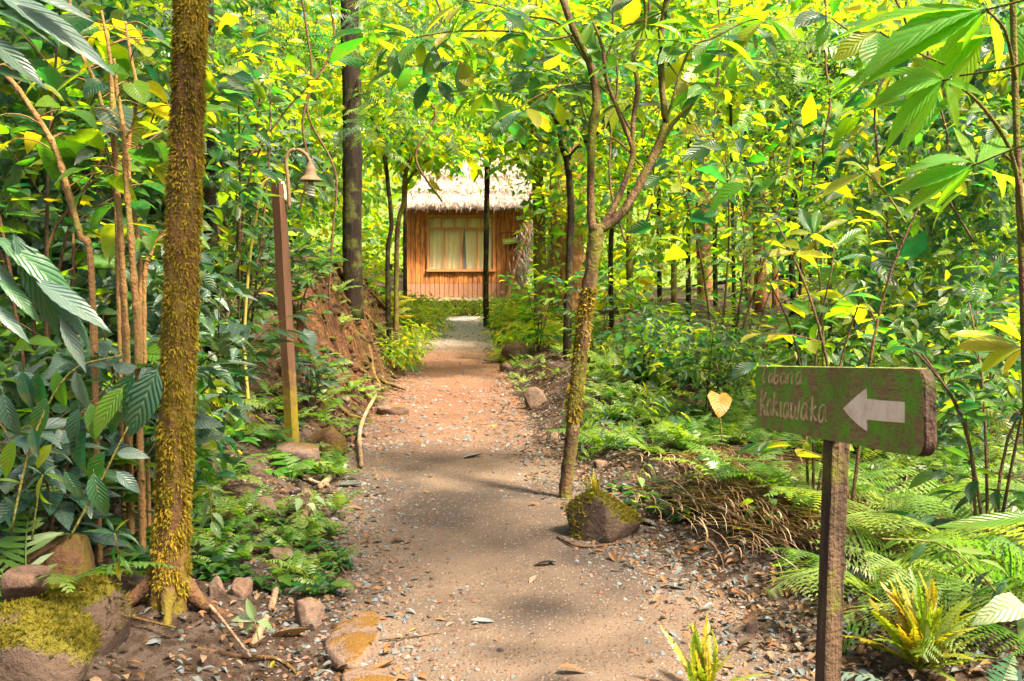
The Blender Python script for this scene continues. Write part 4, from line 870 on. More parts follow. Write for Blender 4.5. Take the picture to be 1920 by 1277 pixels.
# jointed canes behind the mossy trunk
def canes():
    sp = [('leaning jointed cane at the left margin', [(172, 520, 13), (150, 440, 12), (128, 360, 12), (104, 280, 11), (70, 220, 10), (20, 150, 9), (-20, 120, 8)], 4.6),
          ('orange jointed cane, first of the upright pair', [(238, 690, 15), (232, 560, 13), (226, 440, 12), (218, 330, 11), (211, 190, 10), (205, 100, 7), (190, 20, 5)], 4.9),
          ('orange jointed cane, second of the upright pair', [(258, 640, 14), (252, 540, 13), (244, 430, 12), (236, 330, 11), (231, 240, 9), (219, 170, 8), (214, 110, 5)], 4.8),
          ('forked thin cane close behind the mossy trunk', [(262, 600, 9), (262, 480, 8), (240, 300, 8), (256, 180, 7), (244, 100, 6), (235, 40, 5)], 5.1),
          ('bare dark cane crossing high on the left', [(216, 330, 8), (200, 240, 8), (180, 160, 8), (150, 95, 7), (138, 50, 7), (128, -20, 6)], 5.0),
          ('short pale cane leaning behind the mossy trunk', [(270, 560, 9), (285, 470, 8), (292, 440, 7)], 5.2)]
    g = np.random.default_rng(71)
    for k, (lb, pts, Y) in enumerate(sp):
        x = P(pts[0][0], pts[0][1], Y)[0]; b = np.array([x, Y, gz(x, Y)]); t = thing('cane', lb, 'cane plant', b, 'jointed canes')
        c = [b - [0, 0, .03]] + [P(p[0], p[1], Y) for p in pts]; r = [pts[0][2] / 2 / F * Y] + [p[2] / 2 / F * Y for p in pts]
        q = cat(np.hstack([np.array(c), np.array(r)[:, None]]), 60); rr = q[:, 3].copy(); rr[::6] *= 1.28
        v, f = tube(q[:, :3] - b, rr, 118, 8, .0); build('stem', v, f, 'cane', np.zeros((len(v), 2)), parent=t)
        for j in range(12):                                      # broad leaves on thin side twigs, upper half
            i = int(g.uniform(.42, 1) * 59) if k < 5 else int(g.uniform(.7, 1) * 59); p = q[i, :3]; a = g.uniform(0, 6.28); d = np.array([math.cos(a), math.sin(a), g.uniform(-.1, .5)]); e = p + d * g.uniform(.08, .22)
            v, f = tube(np.array([p, (p + e) / 2 + [0, 0, .02], e]) - b, [.004, .003, .0025], 6, 4); build('twig', v, f, 'cane', np.zeros((len(v), 2)), parent=t)
            dd = d * [1, 1, 0] + [0, 0, g.uniform(-.7, .05)]; leafobj(t, e, e + dd / np.linalg.norm(dd) * g.uniform(.14, .26), ['ovate', 'ovate', 'heart'][j % 3], ['bright', 'mid', 'yellow', 'bright'][int(g.integers(4))] if g.random() < .8 else 'grey', g, org=b)
canes()
SH = [  # label, px, Y, H, R, stems, twigs, leaves, leaf, size, mat
    ('dark glossy bush filling the bank between the mossy trunk and the lamp post', 440, 8.6, 1.9, 1.0, 5, 8, 6, 'ell', .19, 'dark', 'leafy_shrub'),
    ('grey green broad leaved bush close behind the mossy trunk', 250, 5.6, 1.2, .8, 5, 7, 6, 'ovate', .22, 'grey', 'leafy_shrub'),
    ('waxy grey leaved bush low at the left margin', 60, 4.4, .95, .7, 5, 6, 6, 'ovate', .2, 'grey', 'leafy_shrub'),
    ('deep green bush low under the jointed canes', 170, 4.9, .8, .7, 5, 6, 6, 'ovate', .19, 'dark', 'leafy_shrub'),
    ('tall mixed green bush rising behind the canes', 150, 7.0, 2.6, 1.1, 6, 8, 6, 'ell', .2, 'mid', 'leafy_shrub'),
    ('tall yellow green bush arching over the upper left corner', 70, 6.0, 3.1, 1.2, 6, 8, 6, 'ovate', .21, 'bright', 'leafy_shrub'),
    ('tall bright bush showing between the mossy trunk and the dark trunk', 430, 10.6, 3.6, .8, 6, 9, 6, 'ell', .24, 'bright', 'leafy_shrub'),
    ('broad leaved sapling spreading behind the gooseneck lamp', 455, 9.0, 3.3, 1.0, 4, 8, 6, 'ovate', .2, 'bright', 'sapling'),
    ('dark bush on the bank below the straight dark trunk', 560, 10.6, .9, .55, 5, 7, 6, 'ell', .14, 'dark', 'leafy_shrub'),
    ('grey green bush between lamp post and bank', 580, 9.2, .6, .4, 5, 6, 6, 'lan', .16, 'grey', 'leafy_shrub'),
    ('glossy sapling with narrow leaves just left of the lamp post', 400, 7.6, 1.3, .7, 5, 7, 6, 'lan', .22, 'grey', 'sapling'),
    ('bright whorled sapling standing before the small leaved tree', 1528, 5.6, 1.55, .35, 3, 4, 7, 'obov', .2, 'bright', 'sapling'),
    ('yellow leaved sapling twig above the sign', 1600, 5.2, 2.1, .5, 2, 4, 4, 'obov', .16, 'yellow', 'sapling'),
    ('dark leaved bush at the right margin above the ferns', 1860, 4.6, 1.4, .7, 5, 6, 6, 'ell', .15, 'dark', 'leafy_shrub'),
    ('bluish dark bush in the fern bed right of the forked tree', 1215, 11.0, .95, .6, 5, 7, 6, 'ovate', .15, 'dark', 'leafy_shrub'),
    ('dark upright bush beyond the fern bed', 1330, 9.0, 1.0, .55, 4, 7, 6, 'ell', .13, 'mid', 'leafy_shrub'),
    ('leafy bush wrapped round the foot of the ivy hung trunk', 1010, 17.0, 1.6, .8, 5, 7, 6, 'ell', .2, 'bright', 'leafy_shrub'),
    ('green bush beside the thin dark forking tree', 1120, 14.0, 1.5, .9, 5, 7, 6, 'ell', .17, 'mid', 'leafy_shrub'),
    ('airy green sapling near the twin far trunks', 1400, 14.0, 2.6, .9, 4, 8, 6, 'ell', .17, 'mid', 'sapling'),
    ('leafy sapling arching in front of the orange brown trunk', 1360, 10.5, 3.6, .9, 4, 8, 6, 'ell', .18, 'bright', 'sapling'),
]
for k, (lb, px, Y, H, Rr, ns, ntw, nlf, lf, sz, mt, nm) in enumerate(SH):
    shrub(lb, G_(px, Y), H, Rr, ns, ntw, nlf, lf, sz, mt, each=Y < 12, seed=k, name=nm, cat_='sapling' if nm == 'sapling' else 'shrub', sr=.005 + .0028 * H, first=.12 if H < 2 else .2, flat=.5)

# mass of the wood: joined foliage, too much to count
g = np.random.default_rng(101)
def mass(name, label, ells, n, size, mat, tpl, clump, seed, per=14, **kw):
    gg = np.random.default_rng(seed); V, T, U, I = cloud(gg, ells, n, size, tpl, clump, per, **kw); o = build(name, V, T, mat, U, I); o['kind'] = 'stuff'; tag(o, label, 'foliage'); return o
SD = np.array(sd); CLEAR = [(5, 33, 2.5, 3.0), (11, 35, 3, 3.5), (-6, 30, 5, 2.5), (-1.4, 28.8, 2.2, 2.2), (-1.4, 28.3, 4.2, 2.6), (-1.5, 26.2, 1.0, 2.4), (-2.2, 29, 3, 2.2)]
def band(n, pxa, pxb, Ya, Yb, za, zb, r, rz, seed, hill=True):
    gg = np.random.default_rng(seed); out = []
    for k in range(n):
        Y = gg.uniform(Ya, Yb); px = gg.uniform(pxa, pxb); x = (px - 960) / F * Y; z0 = gz(x, Y); z = z0 + za + (zb - za) * gg.random() ** 1.1
        e = np.array([x, Y, z]); bad = False
        for c_ in CLEAR:
            q = e - c_[:3]; tt = max(0, q @ SD); bad = bad or np.linalg.norm(q - SD * tt) < c_[3]
        bk = .7 if 9 < Y < 19 else 0
        if bad or (path_c(Y) - path_w(Y) - r * .75 - .15 - bk < x < path_c(Y) + path_w(Y) + r * .75 + .15 and z - z0 < 2.6 and Y < 30): continue
        if Y < 12.6 and 1430 < px < 1545: continue
        if Y < 25 and 1290 < px < 1430 and z - z0 < 2.2 and gg.random() < .6: continue
        if Y < 13.7 and abs(px - 660) < 32 + 1.0 * r / Y * F: continue
        if Y < 10.2 and 425 - r / Y * F * .5 < px < 620 + r / Y * F * .5: continue
        out.append((x, Y, z, r * gg.uniform(.6, 1.2), r * gg.uniform(.6, 1.2), rz * gg.uniform(.6, 1.2)))
    return out
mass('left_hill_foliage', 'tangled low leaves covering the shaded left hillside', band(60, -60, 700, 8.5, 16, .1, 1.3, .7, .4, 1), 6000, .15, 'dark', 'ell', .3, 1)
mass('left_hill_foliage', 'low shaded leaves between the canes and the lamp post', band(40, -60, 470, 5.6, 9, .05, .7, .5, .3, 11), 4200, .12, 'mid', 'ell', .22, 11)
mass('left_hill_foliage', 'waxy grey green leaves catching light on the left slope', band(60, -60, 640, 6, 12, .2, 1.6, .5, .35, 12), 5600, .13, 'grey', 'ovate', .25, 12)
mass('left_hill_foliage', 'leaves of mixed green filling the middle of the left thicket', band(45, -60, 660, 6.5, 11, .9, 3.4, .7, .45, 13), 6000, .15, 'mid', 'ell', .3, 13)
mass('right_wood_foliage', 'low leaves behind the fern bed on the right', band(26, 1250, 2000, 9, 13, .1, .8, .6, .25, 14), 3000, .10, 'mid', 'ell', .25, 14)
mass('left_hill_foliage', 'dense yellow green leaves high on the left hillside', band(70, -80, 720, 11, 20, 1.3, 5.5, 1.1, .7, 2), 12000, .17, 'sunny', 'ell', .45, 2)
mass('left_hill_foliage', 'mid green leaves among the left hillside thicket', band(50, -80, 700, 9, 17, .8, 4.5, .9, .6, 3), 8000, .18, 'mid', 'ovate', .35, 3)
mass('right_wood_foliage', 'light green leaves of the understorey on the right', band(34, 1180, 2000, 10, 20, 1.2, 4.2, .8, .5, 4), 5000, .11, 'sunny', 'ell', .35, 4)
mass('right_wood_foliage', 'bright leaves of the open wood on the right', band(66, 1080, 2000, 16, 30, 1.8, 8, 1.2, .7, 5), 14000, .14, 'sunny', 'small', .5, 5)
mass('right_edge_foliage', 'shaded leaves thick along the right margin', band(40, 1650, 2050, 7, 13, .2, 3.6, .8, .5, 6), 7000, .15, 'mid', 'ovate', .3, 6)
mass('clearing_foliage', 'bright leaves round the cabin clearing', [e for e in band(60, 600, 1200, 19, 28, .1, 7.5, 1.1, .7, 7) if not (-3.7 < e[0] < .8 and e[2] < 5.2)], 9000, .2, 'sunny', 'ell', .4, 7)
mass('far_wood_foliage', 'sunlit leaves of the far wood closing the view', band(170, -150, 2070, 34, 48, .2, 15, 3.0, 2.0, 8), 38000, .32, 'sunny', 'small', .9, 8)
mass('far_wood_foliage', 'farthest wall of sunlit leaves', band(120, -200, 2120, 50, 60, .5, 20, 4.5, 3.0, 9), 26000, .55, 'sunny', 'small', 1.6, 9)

FT['feather'] = frond_t(13, .34, 15, 45, .05, low=True)
FT['heart'] = leaf_t(.85, 4, 2, 'heart', .12, .4)
mass('feathery_foliage', 'feathery fronds hanging near the straight dark trunk', [(*P(750, 190, 12), .4, .5, .4), (*P(735, 240, 11.5), .25, .4, .3), (*P(530, 60, 10), .3, .6, .4), (*P(740, 60, 12), .4, .6, .5)], 260, .42, 'mid', 'feather', .35, 41, 11)
mass('feathery_foliage', 'feathery fern like sprays through the left thicket', band(60, -60, 640, 6.5, 12, .1, 3.0, .6, .4, 42), 900, .32, 'mid', 'feather', .35, 42, 9)
mass('feathery_foliage', 'feathery sprays through the right thicket', band(50, 1300, 2000, 7, 14, .1, 3.0, .7, .4, 43), 800, .32, 'fern', 'feather', .35, 43, 9)
mass('broad_foliage', 'scattered broad leaves in the left thicket', band(46, -60, 640, 7, 12, .4, 3.4, .6, .4, 44), 900, .15, 'bright', 'heart', .4, 44, 7)
mass('broad_foliage', 'scattered broad leaves in the right thicket', band(36, 1250, 2000, 6.5, 13, .5, 3.4, .7, .4, 45), 1000, .2, 'bright', 'ovate', .4, 45, 7)
mass('right_wood_foliage', 'fine leaves filling the wood above the sign', band(30, 1500, 2000, 6, 10, .5, 3.4, .55, .35, 46), 4600, .085, 'mid', 'ell', .2, 46)
mass('left_hill_foliage', 'fine leaves sprinkled through the upper left thicket', band(34, -60, 640, 7, 12, 1.0, 4.2, .6, .4, 49), 5000, .085, 'mid', 'lan', .2, 49)
mass('right_wood_foliage', 'fine shaded leaves between the fern bed and the trunks', band(20, 1150, 2000, 8, 13, .2, .9, .5, .25, 47), 2600, .09, 'mid', 'lan', .2, 47)
for q in range(9):
    gg = np.random.default_rng(700 + q); px = [560, 610, 800, 1150, 1215, 1340, 1545, 1660, 1790][q]; Y = [9.5, 11, 15, 12, 16, 13, 9, 8, 7][q]; y0, y1 = -40, 430 + gg.uniform(-80, 150)
    v, f = px_tube([(px + gg.normal(0, 22) * (k_ > 0), y0 + (y1 - y0) * k_ / 5, 4.5) for k_ in range(6)], Y, 40, 5, .08, q); b = P(px, y1, Y); o = build('hanging_vine', v - b, f, 'twig', np.zeros((len(v), 2))); o.location = b
    tag(o, ['thin vine hanging above the gooseneck lamp', 'thin vine hanging left of the straight dark trunk', 'thin vine hanging above the left side of the cabin roof', 'thin vine hanging between the forks of the slender tree', 'thin vine hanging just right of the slender tree', 'thin vine hanging in the open wood left of the small leaved tree', 'thin vine hanging just right of the small leaved tree', 'thin vine hanging above the left end of the sign', 'thin vine hanging among the large bitten leaves'][q], 'vine')
def mound(pts, seed):
    out = []; gg = np.random.default_rng(seed)
    for px, Y, n_ in pts:
        for _ in range(n_):
            yy = Y + gg.normal(0, .5); x = (px + gg.normal(0, 14) - 960) / F * yy; out.append((x, yy, gz(x, yy) + gg.uniform(.0, .28), .45, .4, .22))
    return out
mass('clearing_herbs', 'sunny yellow herbs mounded left of the path end by the cabin', mound([(745, 17, 5), (765, 19, 5), (775, 21, 5), (785, 23, 6), (795, 25, 6), (770, 26, 6), (820, 26.5, 4), (720, 15.5, 3)], 1), 5200, .13, 'herb', 'lan', .18, 31)
mass('clearing_herbs', 'sunny yellow herbs mounded right of the path end by the cabin', mound([(975, 19, 5), (965, 21, 6), (950, 23, 6), (935, 25, 6), (985, 25, 6), (1010, 22, 5), (905, 26.6, 4), (1040, 19, 4)], 2), 5200, .13, 'herb', 'lan', .18, 32)
mass('clearing_herbs', 'low bright herbs closing the path in front of the cabin stilts', mound([(840, 26.3, 3), (870, 26.6, 3), (895, 26.3, 3)], 3), 900, .10, 'herb', 'lan', .15, 33)
# ================================================================== FERNS
gf = np.random.default_rng(201); k = 0
ORD = 'first second third fourth fifth sixth seventh eighth ninth tenth eleventh twelfth thirteenth fourteenth fifteenth sixteenth seventeenth eighteenth nineteenth twentieth'.split()
def scatter_ferns(n, pxr, Yr, size, kind, mat, label, group, nf=8, excl=None):
    global k; out = []
    for _ in range(n):
        Y = gf.uniform(*Yr); px = gf.uniform(*pxr); b = gx(px, Y); x = b[0]
        if path_c(Y) - path_w(Y) - .15 < x < path_c(Y) + path_w(Y) + .15: continue
        if excl and excl(px, Y, b): continue
        k += 1; out.append((Y, px, fern(label, b, size * gf.uniform(.75, 1.2), nf, kind, mat, group, k)))
    out.sort(key=lambda q: q[0]); m = 3 if len(out) > 16 else (2 if len(out) > 8 else 1); c = -(-len(out) // m)
    for r_ in range(m):
        row = sorted(out[r_ * c:(r_ + 1) * c], key=lambda q: q[1])
        for i, q in enumerate(row): q[2]['label'] = label + ', ' + ORD[i] + ' from the left' + ('' if m == 1 else (' in the ' + (['front', 'back'] if m == 2 else ['front', 'middle', 'back'])[r_] + ' row'))
scatter_ferns(34, (1130, 1620), (7.6, 12), .46, 'sword', 'fern', 'arching green fern right of the path', 'ferns in the bed right of the path', 8)
scatter_ferns(18, (1100, 1750), (11, 17), .6, 'broad', 'fern', 'low leafy fern of the far bed', 'far ferns of the right bed', 8)
scatter_ferns(16, (380, 720), (7.2, 12), .42, 'broad', 'fern', 'small pale fern near the lamp post', 'small ferns on the left bank', 6)
scatter_ferns(30, (590, 760), (9.8, 17), .36, 'sword', 'fern', 'drooping fern on the earth bank', 'ferns on the rim of the earth bank', 7)
scatter_ferns(18, (640, 800), (17, 26), .6, 'broad', 'fern_yellow', 'sunlit yellow fern left of the cabin', 'sunlit ferns left of the cabin', 8)
scatter_ferns(16, (950, 1130), (17, 26), .6, 'broad', 'fern_yellow', 'sunlit yellow fern right of the cabin', 'sunlit ferns right of the cabin', 8)
HF = [('wide bracken spreading just behind the sign post', 1660, 4.3, .7, 9, 'bracken', 'fern'), ('pale bracken low between the sign post and the right margin', 1790, 3.9, .62, 9, 'bracken', 'fern'), ('yellow green sword fern behind the left end of the sign', 1380, 6.4, .55, 10, 'sword', 'fern'), ('lush sword fern below the middle of the sign', 1530, 5.5, .6, 10, 'sword', 'fern'),('large bracken spreading behind the right end of the sign', 1800, 4.7, .95, 9, 'bracken', 'fern'), ('bracken fronds arching over the right margin', 1905, 4.0, .85, 8, 'bracken', 'fern'), ('bright bracken half hidden by the sign board', 1690, 5.6, .8, 8, 'bracken', 'fern'),
      ('pale sword fern directly under the sign board', 1480, 6.0, .6, 9, 'sword', 'fern'), ('green fern left of the sign beside the dead palm strands', 1420, 7.0, .62, 9, 'sword', 'fern'), ('fern growing behind the mossy rock bed', 1290, 7.8, .5, 8, 'sword', 'fern'),
      ('fern with a bluish sheen low at the right margin', 1850, 3.1, .5, 7, 'sword', 'grey'), ('feathery bright fern above the sign at the margin', 1880, 5.2, 1.0, 8, 'bracken', 'fern'),
      ('sunlit ladder leaved fern low at the left margin', 40, 3.9, .8, 7, 'sword', 'fern'), ('long green fern behind the mossy trunk foot', 420, 6.4, .5, 7, 'sword', 'fern'), ('drooping fern on the earth bank right of the lamp post', 610, 9.8, .62, 6, 'sword', 'fern')]
for q, (lb, px, Y, sz, nf, kd, mt) in enumerate(HF): fern(lb, G_(px, Y), sz, nf, kd, mt, None, 300 + q, .18)
# upright yellow plume fern bottom right and the golden one at the lower edge
fern('bushy yellow fern with upright plume fronds by the sign post foot', G_(1740, 3.6), .36, 64, 'plume', 'fern_yellow', None, 401, .42)
fern('golden fern crown poking up at the bottom edge of the path', gp(1320, 1310), .28, 22, 'plume', 'fern_yellow', None, 402, .6)
fern('tiny yellow fern growing out of the mossy rock', P(1112, 935, 5.72), .16, 16, 'plume', 'fern_yellow', None, 403, .5)
# low cover joined into one mesh
def cover(label, n, region, size, mat, seed, kind='frond', off=0):
    gg = np.random.default_rng(seed); tpl = frond_t(10, .5, 40, 60, .07, low=False) if kind == 'frond' else FT['ell']; pos = []; d = []
    while len(pos) < n:
        px, Y = gg.uniform(*region[0]), region[1][0] * (region[1][1] / region[1][0]) ** gg.random(); x = (px - 960) / F * Y
        if path_c(Y) - path_w(Y) - .02 < x < path_c(Y) + path_w(Y) + .02 and Y < 25.2: continue
        if off and Y < 7.6 and x < path_c(Y) + path_w(Y) + 1.5: continue
        if off and x < path_c(Y) + path_w(Y) + off + .3 * float(noise(x, Y, 1.2, 2)): continue
        if float(noise(x, Y, 1.6, 2)) < -.25: continue
        if 9.3 < Y < 19 and path_c(Y) - path_w(Y) - .85 < x < path_c(Y) and gg.random() < .8: continue
        a0 = gg.uniform(0, 6.28); z = gz(x, Y)
        for q in range(4 if kind == 'frond' else 6): a = a0 + q * 1.57 + gg.normal(0, .3); pos.append((x, Y, z + gg.uniform(0, .06))); d.append((math.cos(a), math.sin(a), gg.uniform(.0, .5)))
    pos = np.array(pos); d = np.array(d); m = len(pos)
    V, T, U, I = leafset(pos, d, np.stack([gg.normal(0, .3, m), gg.normal(0, .3, m), np.ones(m)], 1), size * gg.uniform(.5, 1.3, m), tpl, gg); o = build('ground_cover', V, T, mat, U, I); o['kind'] = 'stuff'; tag(o, label, 'ground cover')
cover('low ferny ground cover under the right wood', 1700, ((1080, 1960), (8, 22)), .22, 'fern', 1)
cover('low ferny ground cover on the left bank', 1100, ((-20, 740), (5.5, 20)), .20, 'fern', 2)
cover('small ferns and herbs creeping over both path banks', 420, ((600, 1130), (12.5, 24)), .2, 'fern', 7)
cover('carpet of pale ferns between the litter and the right wood', 1000, ((1120, 1960), (5.6, 12)), .24, 'fern', 8, off=.75)
cover('leafy seedlings under the right wood', 2600, ((1130, 1960), (6, 24)), .11, 'mid', 3, 'leaf')
cover('pale little ferns and seedlings by the left gravel', 260, ((330, 640), (4.7, 9)), .15, 'fern', 9)
cover('yellow green seedlings by the left gravel', 260, ((300, 640), (4.3, 9)), .09, 'bright', 10, 'leaf')
cover('leafy seedlings on the left slope', 2400, ((-20, 700), (4.6, 18)), .11, 'dark', 4, 'leaf')
cover('sunlit herbs round the cabin clearing', 3000, ((600, 1200), (18, 28.5)), .17, 'bright', 5, 'leaf')

# ================================================================== HAND PLACED NEAR LEAVES
def spray(label, name, Y, stems, leaves, mat, kind, seed=0, cat_='plant', basepx=None, up=(0, -.5, 1)):
    """stems: pixel polylines; leaves: (base px, tip px[, Y offset])"""
    g = np.random.default_rng(seed); b = G_(*(basepx or (stems[0][0][0], Y))); t = thing(name, label, cat_, b)
    for p in stems:
        v, f = px_tube(p, Y, 16, 6, .03); build('stem', v - b, f, 'petiole', np.zeros((len(v), 2)), parent=t)
    for q in leaves:
        (a, c), (d, e) = q[0], q[1]; dy = q[2] if len(q) > 2 else g.normal(0, .03)
        leafobj(t, P(a, c, Y), P(d, e, Y + dy), kind, mat if isinstance(mat, str) else mat[int(g.integers(len(mat)))], g, org=b, up=(up[0] + g.normal(0, .2), up[1] + g.normal(0, .2), up[2]))
    return t
spray('drooping pinnate plant with olive leaflets left of the mossy trunk', 'drooping_plant', 3.4, [[(20, 1000, 5), (60, 830, 5), (130, 700, 4), (230, 665, 3)], [(130, 1010, 5), (190, 900, 5), (240, 800, 3)]],
      [((40, 690), (60, 770)), ((70, 690), (78, 790)), ((105, 690), (118, 770)), ((5, 730), (20, 830)), ((150, 760), (125, 850)), ((170, 750), (180, 830)), ((235, 720), (165, 820)), ((255, 690), (200, 820)), ((300, 680), (235, 830)), ((165, 800), (120, 905)), ((200, 840), (150, 930)),
       ((175, 880), (190, 980)), ((215, 880), (265, 925)), ((215, 850), (275, 850)), ((120, 880), (150, 940)), ((100, 830), (60, 880)), ((60, 800), (70, 860)), ((30, 820), (5, 900)), ((90, 740), (60, 830)), ((140, 690), (165, 770)), ((200, 720), (240, 780))], ['mid', 'grey', 'mid'], 'ell', 1, up=(0, -1, .5))
spray('long blue grey leaves reaching in from the left margin', 'large_leaved_plant', 2.3, [[(-60, 700, 8), (-30, 560, 7), (-10, 470, 6)]],
      [((-20, 440), (190, 560)), ((20, 430), (130, 640)), ((-30, 480), (50, 560)), ((60, 520), (210, 615)), ((90, 560), (200, 640)), ((-10, 520), (90, 600)), ((-30, 560), (60, 640)), ((110, 590), (165, 700))], 'grey', 'big', 2, up=(-.2, -.6, 1))
spray('long grey leaf drooping across the upper left corner', 'large_leaved_plant', 2.4, [[(-60, 60, 7), (-20, 0, 6), (20, -20, 5)]],
      [((-30, -30), (225, 125)), ((-40, 60), (90, 150)), ((-20, 20), (110, 40)), ((-40, 120), (60, 150)), ((30, -20), (180, 30))], ['grey', 'mid', 'grey'], 'big', 3, up=(-.2, -.6, 1), basepx=(-60, 2.4))
spray('yellow leaf on a thin stalk beside the mossy trunk', 'yellow_leaf_sprig', 4.6, [[(345, 470, 3), (320, 440, 3), (302, 432, 3)]], [((304, 433), (236, 412))], 'yellow', 'ovate', 4, basepx=(345, 4.6))
spray('small bright herb sprouting by the foot of the mossy trunk', 'herb', 3.7, [[(225, 1090, 4), (222, 1040, 3), (215, 1000, 3)]], [((215, 1000), (150, 992)), ((215, 1000), (185, 1030)), ((216, 1002), (270, 1000)), ((218, 1005), (255, 1030)), ((215, 998), (240, 970)), ((218, 1020), (200, 1065)), ((222, 1050), (215, 1100)), ((215, 998), (195, 965)), ((222, 1040), (250, 1075))], 'bright', 'lan', 5)
spray('dark leaved herb above the boulders in the lower left corner', 'herb', 3.6, [[(60, 1010, 4), (70, 940, 3), (80, 890, 3)]], [((80, 890), (40, 920)), ((80, 890), (60, 940)), ((82, 890), (110, 930)), ((82, 888), (130, 900)), ((80, 890), (50, 870)), ((82, 890), (110, 860)), ((75, 920), (90, 970)), ((5, 930), (40, 960)), ((5, 960), (30, 1000)), ((-10, 900), (40, 900))], 'mid', 'lan', 6)
spray('pale seedling with three folded leaves on the litter by the path', 'seedling', 3.75, [[(485, 1200, 3), (478, 1165, 3)]], [((478, 1165), (430, 1150)), ((478, 1165), (462, 1122)), ((478, 1165), (528, 1178)), ((478, 1168), (455, 1188))], 'pale', 'ell', 7)
spray('sapling shoot with pale yellow lower leaves near the path edge', 'seedling', 5.0, [[(400, 1000, 3), (395, 950, 3), (392, 915, 3)]], [((392, 915), (350, 940)), ((392, 915), (370, 905)), ((392, 918), (430, 945)), ((392, 916), (428, 915)), ((393, 930), (380, 975)), ((395, 960), (430, 985)), ((395, 965), (360, 1000)), ((396, 975), (412, 1010))], ['fern_yellow', 'pale', 'bright'], 'ell', 8)
spray('bright green strap leaf pointing in from the right margin', 'strap_leaved_plant', 2.7, [[(2000, 1080, 6), (1960, 1000, 6), (1940, 972, 5)]], [((1945, 968), (1755, 983)), ((1945, 970), (1960, 880)), ((1950, 975), (2040, 930))], 'bright', 'strap', 9, basepx=(2000, 2.7), up=(0, -.9, .6))
spray('broad pale waxy leaf low at the right margin', 'broad_leaved_plant', 2.5, [[(1960, 1260, 6), (1945, 1180, 5), (1930, 1140, 4)]], [((1940, 1135), (1822, 1142)), ((1940, 1140), (1900, 1200)), ((1945, 1150), (1990, 1190))], 'pale', 'ovate', 10, basepx=(1960, 2.5), up=(0, -.5, 1))
spray('bluish ribbed leaves of a low plant right of the sign post', 'ribbed_leaf_plant', 3.0, [[(1900, 1150, 4), (1840, 1080, 4), (1760, 1020, 3), (1650, 1010, 3)]], [((1700, 1010), (1640, 1020)), ((1740, 1015), (1700, 1060)), ((1780, 1030), (1735, 1055)), ((1820, 1050), (1770, 1075)), ((1860, 1070), (1800, 1100)), ((1890, 1085), (1850, 1130)), ((1780, 1030), (1860, 1035)), ((1830, 1050), (1915, 1060)), ((1740, 1015), (1790, 1010)), ((1870, 1090), (1925, 1110))], ['grey', 'fern'], 'lan', 11)
spray('yellow whorled leaves reaching in at the right margin above the ferns', 'yellow_leaved_sapling', 3.6, [[(1990, 760, 7), (1950, 680, 6), (1920, 648, 5)]], [((1920, 648), (1785, 622)), ((1920, 650), (1790, 650)), ((1920, 652), (1830, 672)), ((1925, 645), (1850, 600)), ((1920, 650), (1880, 700)), ((1925, 650), (1985, 640)), ((1920, 645), (1880, 590))], ['bright', 'yellow'], 'obov', 12, basepx=(1990, 3.6))
spray('bright five leaved sapling top rising left above the sign', 'whorled_sapling', 5.6, [[(1545, 700, 6), (1540, 560, 5), (1528, 450, 4)]], [((1524, 440), (1500, 390)), ((1526, 440), (1535, 392)), ((1526, 442), (1470, 470)), ((1528, 440), (1590, 410)), ((1526, 440), (1480, 425)), ((1528, 445), (1585, 455)), ((1530, 450), (1500, 490)), ((1535, 560), (1488, 570)), ((1536, 565), (1575, 545)), ((1538, 600), (1510, 640)), ((1538, 600), (1580, 600))], 'bright', 'obov', 13, cat_='sapling')
spray('yellow leaves on a bent twig right of the small leaved tree', 'yellow_leaved_twig', 4.4, [[(1700, 420, 4), (1660, 360, 4), (1625, 325, 4)]], [((1625, 325), (1535, 358)), ((1625, 323), (1590, 290)), ((1627, 325), (1600, 345)), ((1630, 325), (1672, 300)), ((1650, 350), (1640, 300)), ((1650, 352), (1700, 330)), ((1670, 370), (1720, 380)), ((1625, 328), (1640, 365))], 'yellow', 'obov', 14, basepx=(1720, 4.4))
for q, (px, py, ln, rot, lb) in enumerate(((1345, 748, 66, 0, 'orange heart shaped leaf standing above the ferns left of the sign'), )):
    t = thing('heart_leaf_plant', lb, 'plant', G_(px, 6.6)); b = np.array(t.location); v, f = px_tube([(px + 9, 830, 3), (px + 5, 780, 3), (px + 2, 740, 2)], 6.62, 10, 5, 0); build('stem', v - b, f, 'petiole', np.zeros((len(v), 2)), parent=t)
    g = np.random.default_rng(q); leafobj(t, P(px + 2, 738, 6.6), P(px + 8, 764, 6.40), 'heart', 'orange_leaf', g, org=b, up=(.1, -.2, 1))
